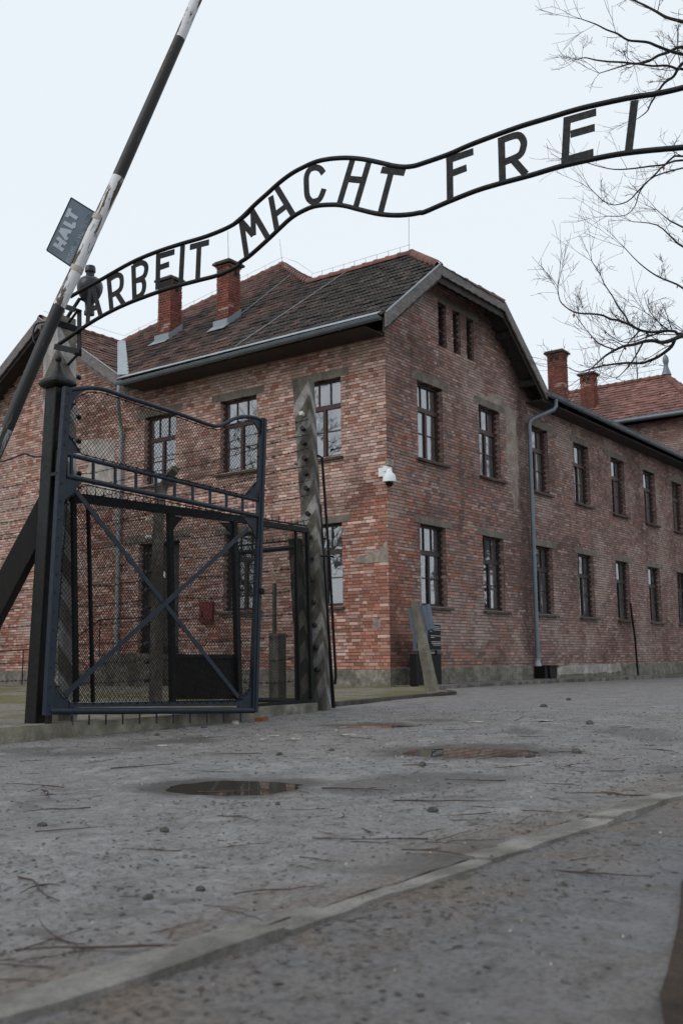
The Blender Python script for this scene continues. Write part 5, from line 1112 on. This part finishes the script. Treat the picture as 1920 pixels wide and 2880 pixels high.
for i in range(9):
    t=i/8; c=a.lerp(b,t); r=(.125-.05*t)*(1+.05*fbm(t*5,1)); 
    for k in range(8): an=2*math.pi*(k+.5)/8; V.append(c+Vector((r*math.cos(an),r*math.sin(an),(.03*fbm(k,3) if i==8 else 0))))
m.mesh(V,[(i*8+k,i*8+(k+1)%8,(i+1)*8+(k+1)%8,(i+1)*8+k) for i in range(8) for k in range(8)]+[tuple(64+k for k in range(8))]); obj('shaft',m,M['concM'],lp,bevel=.008)
c0,c1,c2,c3=[Vector(q)+Vector((.1,.075,0)) for q in ((-3.692,-2.867,1.057),(-3.463,-3.178,1.139),(-3.422,-3.233,.713),(-3.668,-2.9,.645))]
for i in range(5):
    t0,t1=i/5+.01,(i+1)/5-.01; dz=random.uniform(-.02,.02); q=[c0.lerp(c1,t0),c0.lerp(c1,t1),c3.lerp(c2,t1),c3.lerp(c2,t0)]; m=MB(); m.prism([p+Vector((0,0,dz)) for p in q],Vector((.016,.012,0))*(1+.4*(i%2))); obj('board',m,M['signb'],lp)
m=MB(); m.tube([(13.0,-.6,-.36),(12.95,-.58,.8),(12.86,-.52,1.9)],.035,8); bpole=tag(obj('metal_pole',m,M['frame'],origin=(13,-.6,-.36)),'thin black metal pole leaning slightly in front of the right brick wall','pole')
db=thing('drain_box','small dark drain box at the foot of the right downpipe','drain box',(7.15,-.25,-.34)); m=MB(); m.par((6.85,-.36,-.34),(.2,0,0),(0,.3,0),(0,0,.34)); m.prism([(7.1,-.4,-.34),(7.5,-.4,-.34),(7.55,-.4,-.02),(7.06,-.4,-.02)],(0,.34,0)); obj('box',m,M['frame'],db,bevel=.01); m=MB(); m.par((7.03,-.43,-.02),(.55,0,0),(0,.4,0),(0,0,.04)); obj('lid',m,M['frame'],db)
# ---------------------------------------------------------------- trees
def twigs(mb,p,d,L,r,lv,rnd):
    n=3+(lv>1); pts=[p]; dd=d.normalized(); q=p.copy()
    for i in range(n):
        dd=(dd+Vector((rnd.uniform(-.2,.2),rnd.uniform(-.2,.2),rnd.uniform(-.16,.22)))).normalized(); q=q+dd*L/n; pts.append(q.copy())
    mb.tube(pts,[max(r*(1-.6*i/n),.0026) for i in range(n+1)],3 if lv<2 else 4,cap=False)
    if lv>0:
        for k in range(rnd.randint(3,6)):
            t=rnd.uniform(.15,1); i=min(int(t*n),n-1); b=pts[i].lerp(pts[i+1],t*n-i); ax=Vector((rnd.uniform(-1,1),rnd.uniform(-1,1),rnd.uniform(-.5,1))).normalized()
            nd=(dd*.75+ax*.85).normalized(); twigs(mb,b,nd,L*rnd.uniform(.3,.6),r*.5,lv-1,rnd)
rt=random.Random(11)
oak=thing('bare_tree','bare oak reaching its dark leafless branches in from the right over the sign','tree',(.4,-11.3,-.45))
m=MB(); m.tube([(.4,-11.3,-.5),(.35,-11.25,1.2),(.3,-11.2,4),(.2,-11.1,7.5),(.3,-10.9,11),(.2,-10.7,14)],[.36,.29,.25,.2,.13,.05],12); obj('trunk',m,M['bark'],oak,smooth=True)
cr=MB(); leaf_spots=[]
for li,(pts,r0) in enumerate(LIMBS):
    P=[Vector(p) for p in pts]
    for i,p in enumerate(P):       # limbs swing in depth, not on one sheet
        s=(len(P)-1-i)*.09; P[i]=p+(p-CAM).normalized()*s*((-1)**li)
    if len(P)>=8 and (P[-1]-Vector((.3,-11.1,P[-1].z))).length<4: P.append(Vector((.28,-11.1,P[-1].z-.5)))
    sp=smooth_path(P,3); n=len(sp); rad=[max(.007,r0*1.6*(.18+.82*(i/(n-1))**.7)) for i in range(n)]
    m=MB(); m.tube(sp,rad,7); obj('limb',m,M['bark'],oak,smooth=True)
    for i in range(n-1):
        seg=sp[i+1]-sp[i]; L=seg.length
        for _ in range(int(L*3.6+rt.random())):
            b=sp[i].lerp(sp[i+1],rt.random()); back=-seg.normalized(); ax=Vector((rt.uniform(-1,1),rt.uniform(-1,1),rt.uniform(-.5,1.1))).normalized()
            twigs(cr,b,(back*.9+ax).normalized(),rt.uniform(.22,.75),min(rad[i]*.4,.009),2 if rt.random()<.5 else 1,rt)
    for k in range(3): twigs(cr,sp[0],(sp[0]-sp[2]).normalized()+Vector((rt.uniform(-.5,.5),rt.uniform(-.5,.5),rt.uniform(-.3,.5))),rt.uniform(.4,.8),.005,1,rt)
stuff(obj('crown',cr,M['bark'],oak))
lf=MB(); lf.face([(0,0,0),(.02,.01,-.03),(.01,.0,-.075),(-.018,-.006,-.04)]); lfm=None
for k in range(9):
    sp=[Vector(p) for p in LIMBS[rt.randrange(len(LIMBS))][0]]; p=sp[rt.randrange(1,min(6,len(sp)))]
    b=MB(); s=rt.uniform(.8,1.4); an=rt.uniform(0,6); b.v=[(p.x+s*(x*math.cos(an)-y*math.sin(an)),p.y+s*(x*math.sin(an)+y*math.cos(an)),p.z+s*z-.01) for x,y,z in lf.v]; b.f=lf.f; b.c=lf.c; obj('leaf',b,M['leafm'],oak)
def free_tree(name,label,loc,h,seed,group,poplar=False):
    rnd=random.Random(seed); t=thing(name,label,'tree',loc,group); lo=Vector(loc); m=MB(); tr=[lo+Vector((rnd.uniform(-.2,.2)*i*(.3 if poplar else 1),rnd.uniform(-.2,.2)*i*(.3 if poplar else 1),h*i/6)) for i in range(7)]
    m.tube(tr,[h*(.02 if not poplar else .007)*(1-i/6.6) for i in range(7)],9); obj('trunk',m,M['bark'],t,smooth=True); c=MB()
    for k in range(46 if not poplar else 30):
        f=rnd.uniform(.2,.98); i=min(int(f*6),5); b=tr[i].lerp(tr[i+1],f*6-i); an=rnd.uniform(0,6.28); up=.55 if not poplar else 2.2
        twigs(c,b,Vector((math.cos(an),math.sin(an),up)),h*(.34-.2*f) if not poplar else h*.1,h*(.006 if not poplar else .0011)*(1.2-f),3 if not poplar else 2,rnd)
    stuff(obj('crown',c,M['bark'],t)); return t
free_tree('poplar_tree','faint slender bare poplar showing above the red roof ridge',(52.3,13.3,-.6),25.5,5,'distant trees',True)
ft=free_tree('roadside_tree','bare tree beyond the left end of the brick block',(-12,13,-.5),12,3,'trees around the site')
dup(ft,(-9,21,-.5),(0,0,1.2),label='second bare tree further along the side of the brick block'); dup(ft,(24,-9.5,-.5),(0,0,2.4),label='bare tree beside the road beyond the sign'); dup(ft,(37,-13,-.5),(0,0,4.0),label='farthest bare tree along the right side of the road')
# ---------------------------------------------------------------- twigs, stones and grit on the ground
def gz(x,y):
    if y>-10.68: return road_z(x,y)
    return path_z(x,y) if y<-10.82 else -.42
rg=random.Random(5); TM=[]
for k in range(7):
    m=MB(); L=.5; pts=[Vector((-.25,0,.006))]; a=0
    for i in range(5): a+=rg.uniform(-.35,.35); pts.append(pts[-1]+Vector((math.cos(a),math.sin(a),0))*.1+Vector((0,0,rg.uniform(-.002,.006))))
    m.tube(pts,[.0042,.0038,.0034,.003,.0024,.0016],5)
    for b in range(rg.randint(0,3)):
        i=rg.randint(1,4); an=rg.choice((-.7,.7))+rg.uniform(-.2,.2); p=pts[i]; q=p+Vector((math.cos(an),math.sin(an),.03))*rg.uniform(.06,.16); m.tube([p,(p+q)/2+Vector((0,0,.004)),q],[.0032,.0026,.0016],4)
    me=bpy.data.meshes.new('twig'); me.from_pydata([tuple(v) for v in m.v],[],m.f); me.materials.append(M['twig']); TM.append(me)
def put(name,me,x,y,rz,s,label,cat,group,dz=0.0,sz=None):
    o=bpy.data.objects.new(name,me); col.objects.link(o); o.location=(x,y,gz(x,y)+dz-(.35*s*(.75) if name=='stone' and sz is None else 0)); o.rotation_euler=(0,0,rz); o.scale=(s,s,sz or s); return tag(o,label,cat,group)
# screen-facing directions: the road seen from the path runs roughly along (0.59,-0.81)
LAT=R(-53.6)
TW=[(-14.8,-8.9),(-15.6,-8.6),(-15.3,-9.5),(-16.0,-9.8),(-15.9,-9.2),(-15.0,-9.6),(-14.6,-9.95),(-15.5,-10.2),(-16.6,-9.9),(-16.9,-10.35),(-16.3,-10.5),(-14.9,-10.3),(-14.2,-9.4),(-13.6,-9.6),(-13.2,-9.0),(-13.0,-10.1),(-12.0,-9.4),(-11.4,-9.9),(-10.9,-8.6),(-13.2,-7.6),(-14.2,-7.6),(-15.0,-7.9),(-14.2,-6.6),(-13.3,-6.4),(-12.2,-6.2),(-11.6,-7.3),(-10.3,-7.6),(-9.6,-8.9),(-9.0,-7.6),(-13.9,-10.5),(-15.6,-10.6),(-16.9,-9.8),(-16.1,-9.0),(-14.0,-8.2),(-12.9,-9.6),(-17.0,-10.6),(-12.0,-10.4),(-10.6,-10.0),(-15.2,-8.2),(-14.5,-9.2)]
for i,(x,y) in enumerate(TW): put('twig',TM[i%7],x+rg.uniform(-.1,.1),y+rg.uniform(-.08,.08),LAT+rg.uniform(-.9,.9)+(3.14 if i%2 else 0),rg.uniform(.35,.95),'thin dark fallen twig lying on the damp gravel road','twig','twigs fallen on the road')
for i in range(150):
    x=-17.5+8.5*rg.random()**1.4; y=rg.uniform(-10.6,-5.6) if i%2 else -10.62+.9*rg.random()**2
    if pud(x,y)>.0: continue
    put('twig',TM[rg.randrange(7)],x,y,LAT+rg.uniform(-1.3,1.3),rg.uniform(.15,.5),'thin dark fallen twig lying on the damp gravel road','twig','twigs fallen on the road')
put('twig',TM[1],-15.55,-11.1,LAT-.12,.72,'longest dark twig on the asphalt footpath near the right edge','twig','twigs on the footpath'); put('twig',TM[0],-15.42,-11.02,LAT+.1,.36,'short twig just beyond the longest twig on the footpath','twig','twigs on the footpath'); put('twig',TM[2],-16.5,-11.2,LAT+.2,.2,'small curved twig at the bottom of the footpath','twig','twigs on the footpath')
SMs=[]
for k in range(4):
    m=MB(); V=[];n=8
    for i,(r,z) in enumerate(((.6,-.2),(1,.1),(.95,.45),(.6,.75),(.02,.85))):
        for j in range(n): an=6.283*j/n; f=1+.22*fbm(j*1.3+k*7,i); V.append((r*f*math.cos(an),r*f*math.sin(an)*.7,z*f))
    m.mesh(V,[(i*n+j,i*n+(j+1)%n,(i+1)*n+(j+1)%n,(i+1)*n+j) for i in range(4) for j in range(n)])
    me=bpy.data.meshes.new('stone'); me.from_pydata([tuple(v) for v in m.v],[],m.f); me.materials.append(M['stone' if k<3 else 'stonep']); SMs.append(me)
ST=[(-15.72,-9.45,.026),(-14.93,-9.35,.02),(-14.75,-10.05,.033),(-13.15,-9.0,.04),(-12.3,-9.3,.05),(-11.9,-9.45,.05),(-13.0,-7.75,.035),(-12.6,-7.9,.026),(-15.9,-8.95,.026),(-16.75,-9.7,.026),(-16.55,-10.25,.022),(-16.4,-10.3,.02),(-9.2,-8.4,.06),(-6.4,-6.6,.06),(-4.3,-6.0,.06),(-14.2,-6.0,.035),(-12.1,-5.6,.04),(-11.2,-5.3,.045)]
for i,(x,y,s) in enumerate(ST): put('stone',SMs[i%3],x,y,rg.uniform(0,6),s*.8,'dark rounded stone lying on the damp gravel road','stone','stones on the road',0,s*.75)
put('stone',SMs[3],-10.55,-5.12,1,.06,'pale stone beside the concrete base wall under the gate','stone','stones on the road')
for i,(px_,py_) in enumerate([(-12.0,-6.75),(-11.85,-6.95),(-11.7,-6.6),(-11.3,-7.1),(-12.9,-6.5),(-9.4,-7.3),(-9.1,-7.9),(-5.6,-8.2),(-5.2,-8.6),(-6.1,-7.9)]):
    put('stone',SMs[3],px_,py_,rg.uniform(0,6),rg.uniform(.05,.09),'flat pale stone showing through the worn road surface','stone','pale flat stones in the road',.002,.012)
m=MB(); m.box((0,0,.02),(.2,.09,.04),.3); me=bpy.data.meshes.new('brick_fragment'); me.from_pydata([tuple(v) for v in m.v],[],m.f); me.materials.append(M['frag']); put('brick_fragment',me,-10.1,-5.08,.1,1,'broken reddish brick fragment on the road by the base wall','brick',None)
gr=MB(); grp=MB()
for i in range(5200):
    x=-19+13*rg.random()**1.2 if i%3 else rg.uniform(-12,6); y=rg.uniform(-10.6,-4.9) if i%4 else rg.uniform(-13,-10.8)
    if pud(x,y)>.15: continue
    s=rg.uniform(.003,.009)*(1.4 if x>-13 else 1); z=gz(x,y); b=gr if rg.random()<.72 else grp; a=rg.uniform(0,3)
    c,s_=math.cos(a)*s,math.sin(a)*s; b.mesh([(x+c,y+s_,z-.001),(x-s_*.8,y+c*.8,z-.001),(x-c,y-s_,z-.001),(x+s_*.8,y-c*.8,z-.001),(x,y,z+s*.7)],[(0,1,4),(1,2,4),(2,3,4),(3,0,4)])
for i in range(7000):
    x=-18.5+11*rg.random()**1.3; y=rg.uniform(-10.65,-5.0) if i%5 else rg.uniform(-13,-10.8)
    if pud(x,y)>.1: continue
    l=rg.uniform(.004,.016)*(1 if x<-14 else 1.5); w=l*rg.uniform(.2,.6); a=rg.uniform(0,6.28); c,s_=math.cos(a),math.sin(a); z=gz(x,y)+.0015
    gr.mesh([(x+c*l,y+s_*l,z),(x-s_*w,y+c*w,z+.002),(x-c*l,y-s_*l,z),(x+s_*w,y-c*w,z+.001),(x,y,z+w*.4)],[(0,1,4),(1,2,4),(2,3,4),(3,0,4)])
for i in range(2600):
    cx,cy=rg.choice(((-16.9,-10.3),(-15.9,-9.9),(-16.4,-9.6),(-14.9,-10.4),(-14.3,-9.7),(-13.4,-10.3),(-15.2,-9.2),(-12.6,-9.9),(-16.2,-11.0),(-15.1,-11.0),(-17.0,-11.0)))
    x=rg.gauss(cx,.32); y=min(rg.gauss(cy,.14),-10.84) if cy<-10.8 else max(rg.gauss(cy,.2),-10.66)
    l=rg.uniform(.003,.016); w=l*rg.uniform(.12,.5); a=rg.uniform(0,6.28); c,s_=math.cos(a),math.sin(a); z=gz(x,y)+.002
    gr.mesh([(x+c*l,y+s_*l,z),(x-s_*w,y+c*w,z+.002),(x-c*l,y-s_*l,z),(x+s_*w,y-c*w,z+.001),(x,y,z+w*.4)],[(0,1,4),(1,2,4),(2,3,4),(3,0,4)])
stuff(tag(obj('dark_grit',gr,M['stone']),'fine dark grit scattered over the road','grit')); stuff(tag(obj('pale_grit',grp,M['stonep']),'fine pale grit scattered over the road','grit'))
